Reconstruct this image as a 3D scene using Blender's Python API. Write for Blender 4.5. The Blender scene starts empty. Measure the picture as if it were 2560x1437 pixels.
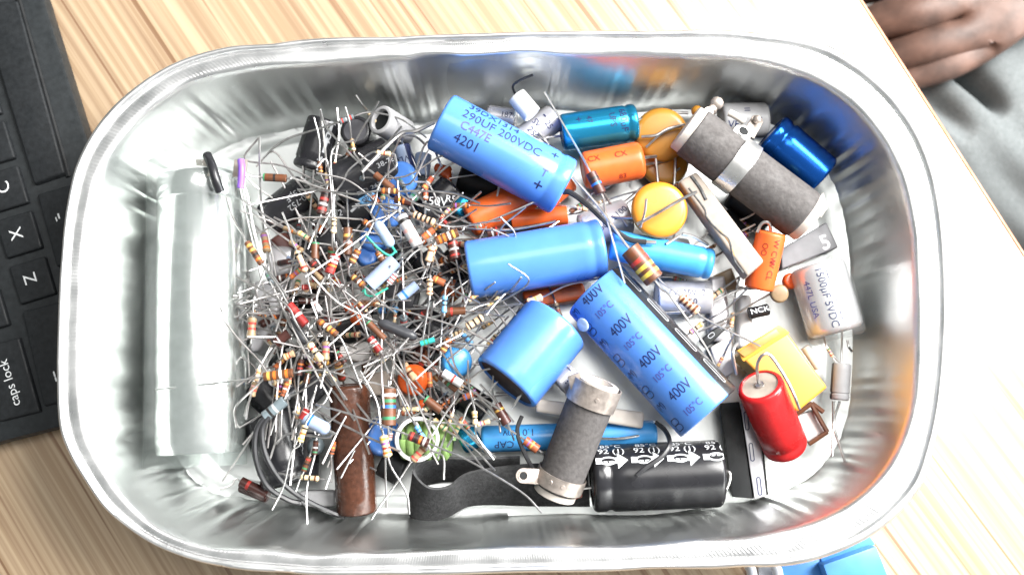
import bpy, bmesh, math, random
import numpy as np
from mathutils import Vector, Matrix

random.seed(7); rng = np.random.default_rng(11)
SC = bpy.context.scene
COL = SC.collection
# ------------------------------------------------------------------ camera
HFOV = math.radians(58.0)
TILT = math.radians(9.0)
CAM = Vector((0.0, -0.059, 0.388))
cd = bpy.data.cameras.new('camera'); cam = bpy.data.objects.new('camera', cd); COL.objects.link(cam)
cam.location = CAM; cam.rotation_euler = (TILT, 0, 0)
cd.sensor_fit = 'HORIZONTAL'; cd.angle = HFOV; cd.clip_start = 0.01; cd.clip_end = 20
cd.dof.use_dof = True; cd.dof.focus_distance = 0.362; cd.dof.aperture_fstop = 6.5
SC.camera = cam
# ------------------------------------------------------------------ light
w = bpy.data.worlds.new('World'); SC.world = w; w.use_nodes = True
wn = w.node_tree.nodes; wl = w.node_tree.links
bg = wn['Background']
geo = wn.new('ShaderNodeTexCoord'); sep = wn.new('ShaderNodeSeparateXYZ')
wl.new(geo.outputs['Generated'], sep.inputs[0])
mr = wn.new('ShaderNodeMapRange'); mr.inputs[1].default_value = -1; mr.inputs[2].default_value = 1
mr.inputs[3].default_value = 0.0; mr.inputs[4].default_value = 1.0
wl.new(sep.outputs['X'], mr.inputs[0])
ramp = wn.new('ShaderNodeValToRGB'); wl.new(mr.outputs[0], ramp.inputs[0])
ramp.color_ramp.elements[0].color = (0.50, 0.54, 0.52, 1)
ramp.color_ramp.elements[1].color = (0.98, 0.98, 1.0, 1)
wl.new(ramp.outputs[0], bg.inputs[0]); bg.inputs[1].default_value = 0.36

def area(name, loc, target, sx, sy, power, color):
    l = bpy.data.lights.new(name, 'AREA'); l.shape = 'RECTANGLE'; l.size = sx; l.size_y = sy
    l.energy = power; l.color = color
    o = bpy.data.objects.new(name, l); COL.objects.link(o); o.location = loc
    o.rotation_euler = (Vector(target) - Vector(loc)).to_track_quat('-Z', 'Y').to_euler()
    return o
area('window_light', (0.62, 0.34, 0.72), (0.06, 0.0, 0.0), 0.5, 0.55, 21.0, (1.0, 0.985, 0.96))
area('low_window_light', (0.80, 0.10, 0.30), (0.0, 0.0, 0.02), 0.7, 0.30, 8.5, (0.96, 1.0, 0.99))
area('ceiling_light', (0.10, 0.25, 1.15), (0, 0, 0), 0.6, 0.4, 3.2, (1.0, 0.98, 0.95))
vs = SC.view_settings
SC.display_settings.display_device = 'sRGB'
vs.view_transform = 'Standard'; vs.look = 'None'; vs.exposure = 0.6; vs.gamma = 1; vs.use_curve_mapping = False
SC.render.engine = 'CYCLES'
SC.cycles.max_bounces = 8; SC.cycles.caustics_reflective = False; SC.cycles.caustics_refractive = False
SC.cycles.use_denoising = True

# ------------------------------------------------------------------ photo geometry helpers
KX = math.tan(HFOV / 2); RM = Matrix.Rotation(TILT, 3, 'X')
FPX = 1280 / KX
ZONE = {'a': (600, 200, 3.1933), 'b': (600, 600, 3.5933), 'c': (550, 900, 3.1929), 'd': (1100, 150, 3.1933),
        'e': (1600, 200, 2.8733), 'f': (1100, 550, 3.1933), 'g': (1100, 950, 3.5933), 'h': (1600, 550, 3.5923),
        'i': (1650, 850, 3.1933), 'j': (800, 280, 4.2273), 'k': (900, 950, 5.7472), 'l': (1180, 380, 5.526),
        'm': (580, 600, 3.594), 'n': (1700, 240, 5.9875), 'p': (0, 0, 1.0)}
def q(zone, x, y):
    a = ZONE[zone]; return (a[0] + x / a[2], a[1] + y / a[2])
def P(px, py, z=0.0):
    nx = (px - 1280) / 1280; ny = (718.5 - py) / 718.5 * 0.560547
    d = RM @ Vector((nx * KX, ny * KX, -1))
    t = (z - CAM.z) / d.z
    return CAM + d * t
FWD = RM @ Vector((0, 0, -1))
def S(rpx, p):                       # size on the photo -> metres at that point
    return rpx * (p - CAM).dot(FWD) / FPX
def unP(p):
    v = RM.transposed() @ (p - CAM)
    return (1280 + 1280 * v.x / -v.z / KX, 718.5 - 718.5 / 0.560547 * v.y / -v.z / KX)

# ------------------------------------------------------------------ materials
MATS = {}
def M(name, rgb=None, rough=0.4, metal=0.0, var=0.12, bump=0.0, scale=220.0, spec=0.5, alpha=None, coat=0.0, trans=0.0):
    if name in MATS: return MATS[name]
    m = bpy.data.materials.new(name); m.use_nodes = True; MATS[name] = m
    nt = m.node_tree; b = nt.nodes['Principled BSDF']
    b.inputs['Metallic'].default_value = metal
    b.inputs['Specular IOR Level'].default_value = spec
    b.inputs['Coat Weight'].default_value = coat
    if coat: b.inputs['Coat Roughness'].default_value = 0.12
    tc = nt.nodes.new('ShaderNodeTexCoord'); nz = nt.nodes.new('ShaderNodeTexNoise')
    nz.inputs['Scale'].default_value = scale; nz.inputs['Detail'].default_value = 5
    nt.links.new(tc.outputs['Object'], nz.inputs['Vector'])
    rp = nt.nodes.new('ShaderNodeValToRGB'); nt.links.new(nz.outputs['Fac'], rp.inputs[0])
    lo = [max(0, c * (1 - var)) for c in rgb]; hi = [min(1, c * (1 + var)) for c in rgb]
    rp.color_ramp.elements[0].color = (*lo, 1); rp.color_ramp.elements[0].position = 0.3
    rp.color_ramp.elements[1].color = (*hi, 1); rp.color_ramp.elements[1].position = 0.7
    nt.links.new(rp.outputs[0], b.inputs['Base Color'])
    r2 = nt.nodes.new('ShaderNodeMapRange'); nz2 = nt.nodes.new('ShaderNodeTexNoise')
    nz2.inputs['Scale'].default_value = scale * 0.4; nz2.inputs['Detail'].default_value = 4
    nt.links.new(tc.outputs['Object'], nz2.inputs['Vector'])
    r2.inputs[1].default_value = 0.3; r2.inputs[2].default_value = 0.7
    r2.inputs[3].default_value = rough * 0.75; r2.inputs[4].default_value = min(1, rough * 1.3)
    nt.links.new(nz2.outputs['Fac'], r2.inputs[0]); nt.links.new(r2.outputs[0], b.inputs['Roughness'])
    if bump:
        bp = nt.nodes.new('ShaderNodeBump'); bp.inputs['Strength'].default_value = bump; bp.inputs['Distance'].default_value = 0.0006
        nt.links.new(nz.outputs['Fac'], bp.inputs['Height']); nt.links.new(bp.outputs[0], b.inputs['Normal'])
    if trans:
        tr = nt.nodes.new('ShaderNodeBsdfTransparent'); tr.inputs[0].default_value = (0.985, 0.995, 0.99, 1)
        mx = nt.nodes.new('ShaderNodeMixShader'); mx.inputs[0].default_value = trans
        fr = nt.nodes.new('ShaderNodeLayerWeight'); fr.inputs[0].default_value = 0.35
        sb = nt.nodes.new('ShaderNodeMath'); sb.operation = 'MULTIPLY_ADD'
        nt.links.new(fr.outputs['Facing'], sb.inputs[0]); sb.inputs[1].default_value = -trans * 0.22; sb.inputs[2].default_value = trans
        nt.links.new(sb.outputs[0], mx.inputs[0])
        out = nt.nodes['Material Output']
        nt.links.new(b.outputs[0], mx.inputs[1]); nt.links.new(tr.outputs[0], mx.inputs[2]); nt.links.new(mx.outputs[0], out.inputs[0])
    return m

M('blue_sleeve', (0.085, 0.245, 0.70), 0.25, var=0.08, scale=70, bump=0.10)
M('blue_print', (0.012, 0.022, 0.10), 0.5)
M('purple_print', (0.07, 0.065, 0.30), 0.5)
M('black_sleeve', (0.018, 0.018, 0.021), 0.26, var=0.25, scale=120, bump=0.04)
M('black_matte', (0.012, 0.013, 0.014), 0.5, var=0.3, scale=200, bump=0.1, spec=0.3)
M('black_wire', (0.03, 0.03, 0.033), 0.38)
M('white_print', (0.80, 0.82, 0.84), 0.5)
M('grey_print', (0.42, 0.43, 0.45), 0.5)
M('teal_metal', (0.02, 0.29, 0.52), 0.24, metal=0.75, var=0.05, scale=40)
M('blue_metal', (0.010, 0.115, 0.52), 0.22, metal=0.8, var=0.05, scale=40)
M('sky_sleeve', (0.065, 0.35, 0.78), 0.32, var=0.06, bump=0.03)
M('orange_sleeve', (0.80, 0.135, 0.025), 0.36, var=0.10, bump=0.04)
M('orange_dip', (0.78, 0.12, 0.02), 0.30, var=0.15, bump=0.1)
M('red_sleeve', (0.62, 0.018, 0.02), 0.26, var=0.1, bump=0.04)
M('pale_blob', (0.42, 0.55, 0.74), 0.4, var=0.2, scale=400, bump=0.5)
M('yellow_dip', (0.66, 0.25, 0.025), 0.30, var=0.07, scale=60, bump=0.05)
M('ochre_dip', (0.52, 0.235, 0.03), 0.33, var=0.15, scale=80, bump=0.05)
M('yellow_tape', (0.72, 0.355, 0.05), 0.38, var=0.1, scale=70, bump=0.1)
M('resin', (0.42, 0.22, 0.07), 0.3, var=0.35, scale=120, bump=0.2)
M('cement_grey', (0.095, 0.087, 0.085), 0.8, var=0.22, scale=600, bump=0.35)
M('cement_dark', (0.10, 0.10, 0.10), 0.8, var=0.5, scale=500, bump=0.6)
M('ceramic', (0.36, 0.305, 0.26), 0.8, var=0.12, scale=250, bump=0.2)
M('ceramic_white', (0.66, 0.60, 0.54), 0.5, var=0.08, scale=250, bump=0.15)
M('tin', (0.56, 0.545, 0.535), 0.36, metal=1.0, var=0.2, scale=400)
M('tin_dark', (0.38, 0.36, 0.355), 0.42, metal=0.8, var=0.25, scale=400)
M('tin_bright', (0.70, 0.69, 0.67), 0.30, metal=1.0, var=0.12, scale=300)
M('dull_metal', (0.45, 0.39, 0.35), 0.48, metal=0.75, var=0.25, scale=350, bump=0.3)
M('clamp_metal', (0.80, 0.79, 0.77), 0.30, metal=0.9, var=0.15, scale=200, bump=0.15)
M('can_metal', (0.86, 0.86, 0.86), 0.2, metal=1.0, var=0.12, scale=120, bump=0.15)
M('clear_plastic', (0.74, 0.82, 0.79), 0.07, var=0.02, trans=0.95)
M('clear_film', (0.6, 0.6, 0.62), 0.08, var=0.02, trans=0.92)
M('grey_plastic', (0.20, 0.20, 0.215), 0.45, var=0.1, bump=0.05)
M('dark_grey', (0.06, 0.06, 0.068), 0.4, var=0.2, bump=0.1)
M('film_silver', (0.76, 0.76, 0.78), 0.24, metal=0.45, var=0.08, scale=60, bump=0.2)
M('silver_sleeve', (0.58, 0.57, 0.59), 0.32, metal=0.45, var=0.12, scale=160)
M('grey_sleeve', (0.42, 0.42, 0.43), 0.38, var=0.1)
M('white_plastic', (0.80, 0.80, 0.79), 0.4, var=0.05)
M('white_card', (0.72, 0.69, 0.67), 0.6, var=0.12, scale=60, bump=0.1)
M('brown_enamel', (0.085, 0.032, 0.018), 0.24, var=0.3, scale=600, bump=0.22)
M('bung', (0.46, 0.40, 0.34), 0.65, var=0.15, bump=0.2)
M('dark_bung', (0.05, 0.028, 0.022), 0.55, var=0.3)
M('purple_wire', (0.27, 0.13, 0.62), 0.4)
M('green_wire', (0.05, 0.42, 0.30), 0.35)
M('green_enamel', (0.28, 0.44, 0.14), 0.32, var=0.25, scale=150, bump=0.15)
M('webbing', (0.058, 0.058, 0.060), 0.75, var=0.3, scale=700, bump=0.5)
# resistor colours
M('tan', (0.74, 0.49, 0.30), 0.36, var=0.08)
M('cream', (0.78, 0.60, 0.36), 0.36, var=0.08)
M('brown', (0.14, 0.055, 0.026), 0.36, var=0.2)
M('darkbrown', (0.075, 0.025, 0.02), 0.34, var=0.2)
M('darkred', (0.26, 0.02, 0.018), 0.32, var=0.2)
M('olive', (0.30, 0.21, 0.12), 0.35, var=0.15)
M('palegrey', (0.60, 0.57, 0.57), 0.42, var=0.1)
M('steel', (0.17, 0.21, 0.23), 0.36, var=0.1)
M('charcoal', (0.045, 0.046, 0.052), 0.35, var=0.2)
M('lightblue', (0.34, 0.43, 0.61), 0.40, var=0.1)
M('skyblue', (0.16, 0.42, 0.74), 0.34, var=0.1)
M('teal', (0.03, 0.42, 0.40), 0.35, var=0.1)
M('rust', (0.42, 0.12, 0.05), 0.36, var=0.15)
BAND = {'o': ((0.72, 0.185, 0.03), 'orange'), 'w': ((0.80, 0.78, 0.75), 'white'), 'r': ((0.52, 0.05, 0.04), 'red'),
        'k': ((0.02, 0.018, 0.018), 'black'), 'n': ((0.16, 0.05, 0.02), 'brown'), 'y': ((0.82, 0.58, 0.08), 'yellow'),
        'd': ((0.72, 0.42, 0.10), 'gold'), 'g': ((0.05, 0.26, 0.12), 'green'), 'b': ((0.03, 0.18, 0.62), 'blue'),
        'v': ((0.30, 0.11, 0.38), 'violet'), 's': ((0.52, 0.53, 0.55), 'silver'), 'p': ((0.78, 0.42, 0.38), 'pink')}
for c, (rgb, nm) in BAND.items(): M('band_' + nm, rgb, 0.36, var=0.08)

# ------------------------------------------------------------------ mesh builder
class MB:
    def __init__(s): s.v = []; s.f = []; s.m = []; s.mats = []
    def mi(s, name):
        if name not in s.mats: s.mats.append(name)
        return s.mats.index(name)
    def add(s, vs, fs, mat):
        o = len(s.v); s.v += [Vector(x) for x in vs]
        for i, f in enumerate(fs):
            s.f.append(tuple(o + k for k in f)); s.m.append(s.mi(mat[i] if isinstance(mat, list) else mat))
    def lathe(s, A, B, prof, segs=40, matfn=None, squash=None):
        d = (B - A).normalized(); c = CAM - (A + B) / 2; c = (c - d * c.dot(d)).normalized(); up = c.cross(d)
        vs = []; fs = []; ms = []; rings = []
        for (t, r, m) in prof:
            if r <= 1e-7: rings.append([len(vs)]); vs.append(A + d * t)
            else:
                ring = []
                for k in range(segs):
                    a = 2 * math.pi * k / segs
                    ring.append(len(vs)); vs.append(A + d * t + (c * math.cos(a) * (squash or 1) + up * math.sin(a)) * r)
                rings.append(ring)
        for i in range(len(rings) - 1):
            r0, r1 = rings[i], rings[i + 1]; m = prof[i][2]
            for k in range(segs):
                k2 = (k + 1) % segs
                mm = matfn(i, (k + 0.5) * 360 / segs, m) if matfn else m
                if len(r0) == 1 and len(r1) == 1: continue
                if len(r0) == 1: fs.append((r0[0], r1[k2], r1[k]))
                elif len(r1) == 1: fs.append((r0[k], r0[k2], r1[0]))
                else: fs.append((r0[k], r0[k2], r1[k2], r1[k]))
                ms.append(mm)
        s.add(vs, fs, ms)
    def tube(s, pts, r, mat, segs=7, cap=True):
        n = len(pts); vs = []; fs = []
        ref = Vector((0.31, 0.17, 0.93))
        for i, p in enumerate(pts):
            d = (pts[min(i + 1, n - 1)] - pts[max(i - 1, 0)])
            d = d.normalized() if d.length > 1e-9 else Vector((1, 0, 0))
            x = ref - d * ref.dot(d); x = x.normalized() if x.length > 1e-3 else d.orthogonal().normalized()
            y = d.cross(x); ref = x
            for k in range(segs):
                a = 2 * math.pi * k / segs; vs.append(p + (x * math.cos(a) + y * math.sin(a)) * r)
        for i in range(n - 1):
            for k in range(segs):
                k2 = (k + 1) % segs
                fs.append((i * segs + k, i * segs + k2, (i + 1) * segs + k2, (i + 1) * segs + k))
        if cap: fs += [tuple(range(segs))[::-1], tuple(range((n - 1) * segs, n * segs))]
        s.add(vs, fs, mat)
    def prism(s, top, bottom, mat, bevel=0.0, seg=2, side=None):
        bm = bmesh.new(); n = len(top)
        vt = [bm.verts.new(p) for p in top]; vb = [bm.verts.new(p) for p in bottom]
        ft = bm.faces.new(vt); bm.faces.new(vb[::-1])
        for k in range(n): bm.faces.new((vt[k], vb[k], vb[(k + 1) % n], vt[(k + 1) % n]))
        bmesh.ops.recalc_face_normals(bm, faces=bm.faces)
        if bevel: bmesh.ops.bevel(bm, geom=list(bm.edges), offset=bevel, segments=seg, affect='EDGES', profile=0.6, clamp_overlap=True)
        bm.verts.index_update()
        s.add([v.co.copy() for v in bm.verts], [tuple(v.index for v in f.verts) for f in bm.faces], mat); bm.free()
    def ellip(s, c, ax, r, th, mat, nu=28, nv=10, pw=0.75):
        # a lens: round face of radius r square to ax, thickness th
        ax = ax.normalized(); x = ax.orthogonal().normalized(); y = ax.cross(x)
        vs = [c + ax * th]; fs = []
        for j in range(1, nv):
            ph = math.pi * j / nv; h = math.cos(ph); rr = math.sin(ph)
            rr = abs(rr) ** pw
            for k in range(nu):
                a = 2 * math.pi * k / nu; vs.append(c + ax * th * h + (x * math.cos(a) + y * math.sin(a)) * r * rr)
        vs.append(c - ax * th); L = len(vs) - 1
        for k in range(nu): fs.append((0, 1 + k, 1 + (k + 1) % nu))
        for j in range(nv - 2):
            for k in range(nu):
                a = 1 + j * nu + k; b2 = 1 + j * nu + (k + 1) % nu
                fs.append((a, a + nu, b2 + nu, b2))
        for k in range(nu): fs.append((L, 1 + (nv - 2) * nu + (k + 1) % nu, 1 + (nv - 2) * nu + k))
        s.add(vs, fs, mat)
    def build(s, name, parent=None, origin=None, smooth=True, angle=40):
        o = origin if origin is not None else (Vector(parent.location) if parent else Vector((0, 0, 0)))
        if parent and parent.parent: o = o + Vector(parent.parent.location)
        me = bpy.data.meshes.new(name)
        me.from_pydata([v - o for v in s.v], [], s.f)
        for n in s.mats: me.materials.append(MATS[n])
        me.polygons.foreach_set('material_index', s.m)
        if smooth:
            me.polygons.foreach_set('use_smooth', [True] * len(me.polygons))
            me.set_sharp_from_angle(angle=math.radians(angle))
        me.update()
        ob = bpy.data.objects.new(name, me); COL.objects.link(ob)
        if parent: ob.parent = parent
        else: ob.location = o
        return ob

THINGS = []
def tag(o, label, cat, group=None):
    o['label'] = label; o['category'] = cat
    if group: o['group'] = group
    THINGS.append(o); return o
def thing(name, label, cat, loc, group=None):
    o = bpy.data.objects.new(name, None); COL.objects.link(o); o.location = loc; o.empty_display_size = 0.005
    return tag(o, label, cat, group)

# ------------------------------------------------------------------ lettering
FONT_CACHE = {}
def text2d(s):
    if s not in FONT_CACHE:
        cu = bpy.data.curves.new('lettering', 'FONT'); cu.body = s; cu.size = 1; cu.align_x = 'CENTER'; cu.align_y = 'CENTER'
        cu.resolution_u = 3
        ob = bpy.data.objects.new('lettering', cu); COL.objects.link(ob)
        bpy.context.view_layer.update()
        me = bpy.data.meshes.new_from_object(ob.evaluated_get(bpy.context.evaluated_depsgraph_get()))
        vs = [(v.co.x, v.co.y) for v in me.vertices]; fs = [tuple(p.vertices) for p in me.polygons]
        bpy.data.objects.remove(ob); bpy.data.curves.remove(cu); bpy.data.meshes.remove(me)
        FONT_CACHE[s] = (vs, fs)
    return FONT_CACHE[s]
def oval2d(cx, cy, a, b, w, n=24):      # ring outline
    vs = []; fs = []
    for k in range(n):
        t = 2 * math.pi * k / n
        vs += [(cx + a * math.cos(t), cy + b * math.sin(t)), (cx + (a - w) * math.cos(t), cy + (b - w) * math.sin(t))]
    for k in range(n):
        k2 = (k + 1) % n; fs.append((2 * k, 2 * k2, 2 * k2 + 1, 2 * k + 1))
    return vs, fs
def slot2d(L, wd, lw, n=8):             # stadium outline along x
    vs = []; fs = []; pts = []
    for sgn in (1, -1):
        for k in range(n + 1):
            t = -math.pi / 2 + math.pi * k / n
            pts.append((sgn * (L / 2 - wd / 2) + sgn * math.cos(t), sgn * math.sin(t), sgn * (L / 2 - wd / 2)))
    for (x, y, bx) in pts:
        ux, uy = x - bx, y
        vs += [(bx + ux * wd / 2, uy * wd / 2), (bx + ux * (wd / 2 - lw), uy * (wd / 2 - lw))]
    N = len(pts)
    for k in range(N):
        k2 = (k + 1) % N; fs.append((2 * k, 2 * k2, 2 * k2 + 1, 2 * k + 1))
    return vs, fs
def wrap(mb, A, B, R, shape, u, ang, size, mat, rot=0.0, clip=None, off=0.00012, sx=1.0):
    """lay a flat outline on a cylinder A-B of radius R: u metres along, ang degrees round from the camera side"""
    d = (B - A).normalized(); c = CAM - (A + B) / 2; c = (c - d * c.dot(d)).normalized(); up = c.cross(d)
    vs, fs = shape; cr, sr = math.cos(math.radians(rot)), math.sin(math.radians(rot))
    bm = bmesh.new(); bv = []
    for (x, y) in vs:
        x *= size * sx; y *= size
        bv.append(bm.verts.new((u + x * cr - y * sr, x * sr + y * cr + math.radians(ang) * R, 0)))
    for f in fs:
        try: bm.faces.new([bv[k] for k in f])
        except ValueError: pass
    if clip:
        bmesh.ops.bisect_plane(bm, geom=bm.verts[:] + bm.edges[:] + bm.faces[:], plane_co=(clip[0], 0, 0), plane_no=(-1, 0, 0), clear_outer=True)
        bmesh.ops.bisect_plane(bm, geom=bm.verts[:] + bm.edges[:] + bm.faces[:], plane_co=(clip[1], 0, 0), plane_no=(1, 0, 0), clear_outer=True)
    if bm.verts:
        lo = min(v.co.y for v in bm.verts); hi = max(v.co.y for v in bm.verts); y = lo + R * 0.12
        while y < hi:
            bmesh.ops.bisect_plane(bm, geom=bm.verts[:] + bm.edges[:] + bm.faces[:], plane_co=(0, y, 0), plane_no=(0, 1, 0)); y += R * 0.12
    bm.verts.index_update(); out = []
    for v in bm.verts:
        a = v.co.y / R; out.append(A + d * v.co.x + (c * math.cos(a) + up * math.sin(a)) * (R + off))
    fl = []
    for f in bm.faces:
        ids = [v.index for v in f.verts]; n = (out[ids[1]] - out[ids[0]]).cross(out[ids[2]] - out[ids[0]])
        mid = sum((out[k] for k in ids), Vector()) / len(ids); cc = A + d * (mid - A).dot(d)
        fl.append(tuple(ids if n.dot(mid - cc) > 0 else ids[::-1]))
    mb.add(out, fl, mat); bm.free()
def flat(mb, org, xd, yd, shape, size, mat, off=0.00015, sx=1.0):
    n = xd.cross(yd).normalized(); vs, fs = shape
    mb.add([org + xd * x * size * sx + yd * y * size + n * off for (x, y) in vs], fs, mat)

def spline(pts, n=6):
    if len(pts) < 3:
        return [pts[0].lerp(pts[-1], k / n) for k in range(n + 1)]
    out = []; E = [pts[0] * 2 - pts[1]] + list(pts) + [pts[-1] * 2 - pts[-2]]
    for i in range(1, len(E) - 2):
        p0, p1, p2, p3 = E[i - 1:i + 3]
        for k in range(n):
            t = k / n
            out.append(0.5 * ((2 * p1) + (p2 - p0) * t + (2 * p0 - 5 * p1 + 4 * p2 - p3) * t * t + (3 * p1 - p0 - 3 * p2 + p3) * t ** 3))
    out.append(pts[-1]); return out
def wire(name, pts, rpx, mat, parent=None, n=6, segs=7):
    mb = MB(); mb.tube(spline(pts, n), S(rpx, pts[0]), mat, segs); return mb.build(name, parent)

# ================================================================== the setting
def node_mat(name):
    m = bpy.data.materials.new(name); m.use_nodes = True; MATS[name] = m
    return m, m.node_tree, m.node_tree.nodes['Principled BSDF']
# wood: grain runs along the right edge of the desk
E0, E1 = P(2150, 0, 0), P(2560, 640, 0)
GDIR = (E1 - E0).normalized(); GANG = math.atan2(GDIR.y, GDIR.x)
m, nt, b = node_mat('zebra_wood'); L = nt.links
tc = nt.nodes.new('ShaderNodeTexCoord'); mp = nt.nodes.new('ShaderNodeMapping')
mp.inputs['Rotation'].default_value = (0, 0, -GANG - math.radians(6.0)); L.new(tc.outputs['Object'], mp.inputs[0])
def noise(scale, stretch, detail=4, dist=0.0, seed=0.0):
    m2 = nt.nodes.new('ShaderNodeMapping'); m2.inputs['Scale'].default_value = (stretch, 1, 1); m2.inputs['Location'].default_value = (seed, seed * 1.7, 0)
    L.new(mp.outputs[0], m2.inputs[0]); n = nt.nodes.new('ShaderNodeTexNoise'); n.inputs['Scale'].default_value = scale
    n.inputs['Detail'].default_value = detail; n.inputs['Distortion'].default_value = dist; L.new(m2.outputs[0], n.inputs['Vector']); return n.outputs['Fac']
def ramp_(fac, stops):
    r = nt.nodes.new('ShaderNodeValToRGB'); e = r.color_ramp.elements
    while len(e) < len(stops): e.new(0.5)
    for k, (p, c) in enumerate(stops): e[k].position = p; e[k].color = (*c, 1)
    L.new(fac, r.inputs[0]); return r.outputs[0]
def mixc(a, b2, fac, mode='MIX'):
    x = nt.nodes.new('ShaderNodeMix'); x.data_type = 'RGBA'; x.blend_type = mode
    if isinstance(fac, float): x.inputs[0].default_value = fac
    else: L.new(fac, x.inputs[0])
    L.new(a, x.inputs[6]); L.new(b2, x.inputs[7]); return x.outputs[2]
base = ramp_(noise(210, 0.010, 4, 0.04), [(0.28, (0.38, 0.265, 0.17)), (0.44, (0.45, 0.33, 0.215)), (0.56, (0.50, 0.375, 0.245)), (0.72, (0.56, 0.435, 0.295))])
fine = ramp_(noise(420, 0.010, 4, 0.05, 3.1), [(0.40, (0.74, 0.68, 0.63)), (0.58, (1, 1, 1))])
line = ramp_(noise(240, 0.008, 2, 0.02, 7.7), [(0.345, (0.48, 0.34, 0.27)), (0.385, (1, 1, 1))])
col = mixc(base, fine, 1.0, 'MULTIPLY'); col = mixc(col, line, 0.75, 'MULTIPLY')
L.new(col, b.inputs['Base Color']); b.inputs['Roughness'].default_value = 0.33; b.inputs['Specular IOR Level'].default_value = 0.5; b.inputs['Coat Weight'].default_value = 0.7; b.inputs['Coat Roughness'].default_value = 0.22
bp = nt.nodes.new('ShaderNodeBump'); bp.inputs['Strength'].default_value = 0.12; bp.inputs['Distance'].default_value = 0.0003
L.new(noise(500, 0.05, 3), bp.inputs['Height']); L.new(bp.outputs[0], b.inputs['Normal'])
M('edge_band', (0.50, 0.20, 0.09), 0.5)
mb = MB()
N0, N1 = E0 - GDIR * 0.6, E1 + GDIR * 0.6
top = [Vector((-0.9, N0.y, 0)), Vector((-0.9, N1.y, 0)), N1, N0]
mb.prism(top, [p - Vector((0, 0, 0.026)) for p in top], 'zebra_wood', 0.0012)
desk = mb.build('desk'); tag(desk, 'pale striped wooden desk top under the foil tray', 'desk')
ub = MB(); n_ = Vector((GDIR.y, -GDIR.x, 0)); n_ = n_ if n_.x > 0 else -n_
ub.prism([N0 + n_ * 0.0004, N1 + n_ * 0.0004, N1 + n_ * 0.0014, N0 + n_ * 0.0014], [p + Vector((0, 0, -0.025)) + n_ * o for p, o in ((N0, .0004), (N1, .0004), (N1, .0014), (N0, .0014))], 'edge_band')
for k, v in enumerate(ub.v): v.z -= 0.0006
ub.build('edge_strip', desk)
M('floor_grey', (0.46, 0.46, 0.44), 0.6, var=0.08, scale=20)
fb = MB(); fb.add([(-3, -3, -0.74), (3, -3, -0.74), (3, 3, -0.74), (-3, 3, -0.74)], [(0, 1, 2, 3)], 'floor_grey')
fl = fb.build('floor'); fl['kind'] = 'structure'; fl['label'] = 'pale grey floor far below the desk edge'

# ------------------------------------------------------------------ keyboard at the left
M('key_black', (0.015, 0.017, 0.019), 0.55, var=0.25, scale=500, bump=0.15, spec=0.3)
M('case_black', (0.020, 0.023, 0.025), 0.5, var=0.2, scale=400, bump=0.1, spec=0.3)
M('key_white', (0.75, 0.77, 0.78), 0.5)
kb = thing('laptop_keyboard', 'matt black laptop keyboard with white letters left of the tray', 'keyboard', P(60, 600, 0))
ZK = 0.0125
mb = MB()
cs = [(-420, -160), (60, -160), (110, 0), (214, 336), (262, 490), (300, 640), (290, 860), (200, 1053), (145, 1068), (0, 1105), (-420, 1225)]
mb.prism([P(x, y, ZK - 0.002) for x, y in cs][::-1], [P(x, y, ZK - 0.002) * 1.0 + Vector((0, 0, -ZK + 0.003)) for x, y in cs][::-1], 'case_black', 0.0016)
mb.build('case', kb)
mb = MB(); mb.tube([P(46, -6, ZK - 0.0018), P(172, 442, ZK - 0.0018)], 0.0011, 'black_matte'); mb.build('seam', kb)
A_ = math.atan2(-34, -112)
def key(quad, marks=()):
    mb = MB(); c = [P(x, y, ZK) for x, y in quad]; mid = sum(c, Vector()) / 4
    topq = [mid + (p - mid) * 0.965 for p in c]
    bot = [p + Vector((0, 0, -0.0028)) for p in c]
    mb.prism(topq[::-1], bot[::-1], 'key_black', 0.0009, 3)
    for (s, x, y, size) in marks:
        o = P(x, y, ZK); ux = (P(x - 34, y - 112, ZK) - o).normalized(); uy = Vector((-ux.y, ux.x, 0))
        shp = text2d(s) if isinstance(s, str) else s
        flat(mb, o, ux, uy, shp, S(size, o), 'key_white', 0.0001)
    ko = mb.build('key', kb)
    if marks and isinstance(marks[0][0], str): ko['label'] = 'key lettered ' + marks[0][0]
def kq(cx, cy, a=48, bb=50): # key centre -> quad, e1 along row (down), e2 across (right)
    e1 = Vector((0.29, 0.957)); e2 = Vector((0.957, -0.29))
    return [(cx + e1.x * s * bb + e2.x * t * a, cy + e1.y * s * bb + e2.y * t * a) for s, t in ((-1, -1), (-1, 1), (1, 1), (1, -1))]
key(kq(12, 472), [('C', 10, 468, 44)])
key(kq(46, 585), [('X', 42, 584, 44)])
key(kq(80, 700), [('Z', 77, 696, 44)])
key(kq(-22, 360)); key(kq(-56, 248)); key(kq(-90, 136))
key(kq(-36, 778)); key(kq(-70, 665)); key(kq(-104, 552))
key([(-57, 0), (42, -5), (164, 438), (85, 465)])
key([(90, 483), (190, 455), (240, 640), (140, 668)], [(slot2d(0.5, 0.14, 0.07), 147, 540, 30), (slot2d(0.5, 0.14, 0.07), 141, 548, 24)])
key([(52, 776), (152, 750), (210, 992), (108, 1018)], [(slot2d(0.5, 0.14, 0.07), 136, 935, 30), (slot2d(0.4, 0.14, 0.07), 140, 948, 30)])
key([(-60, 868), (48, 840), (102, 1030), (-4, 1056)], [('caps lock', 25, 957, 33)])

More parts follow.
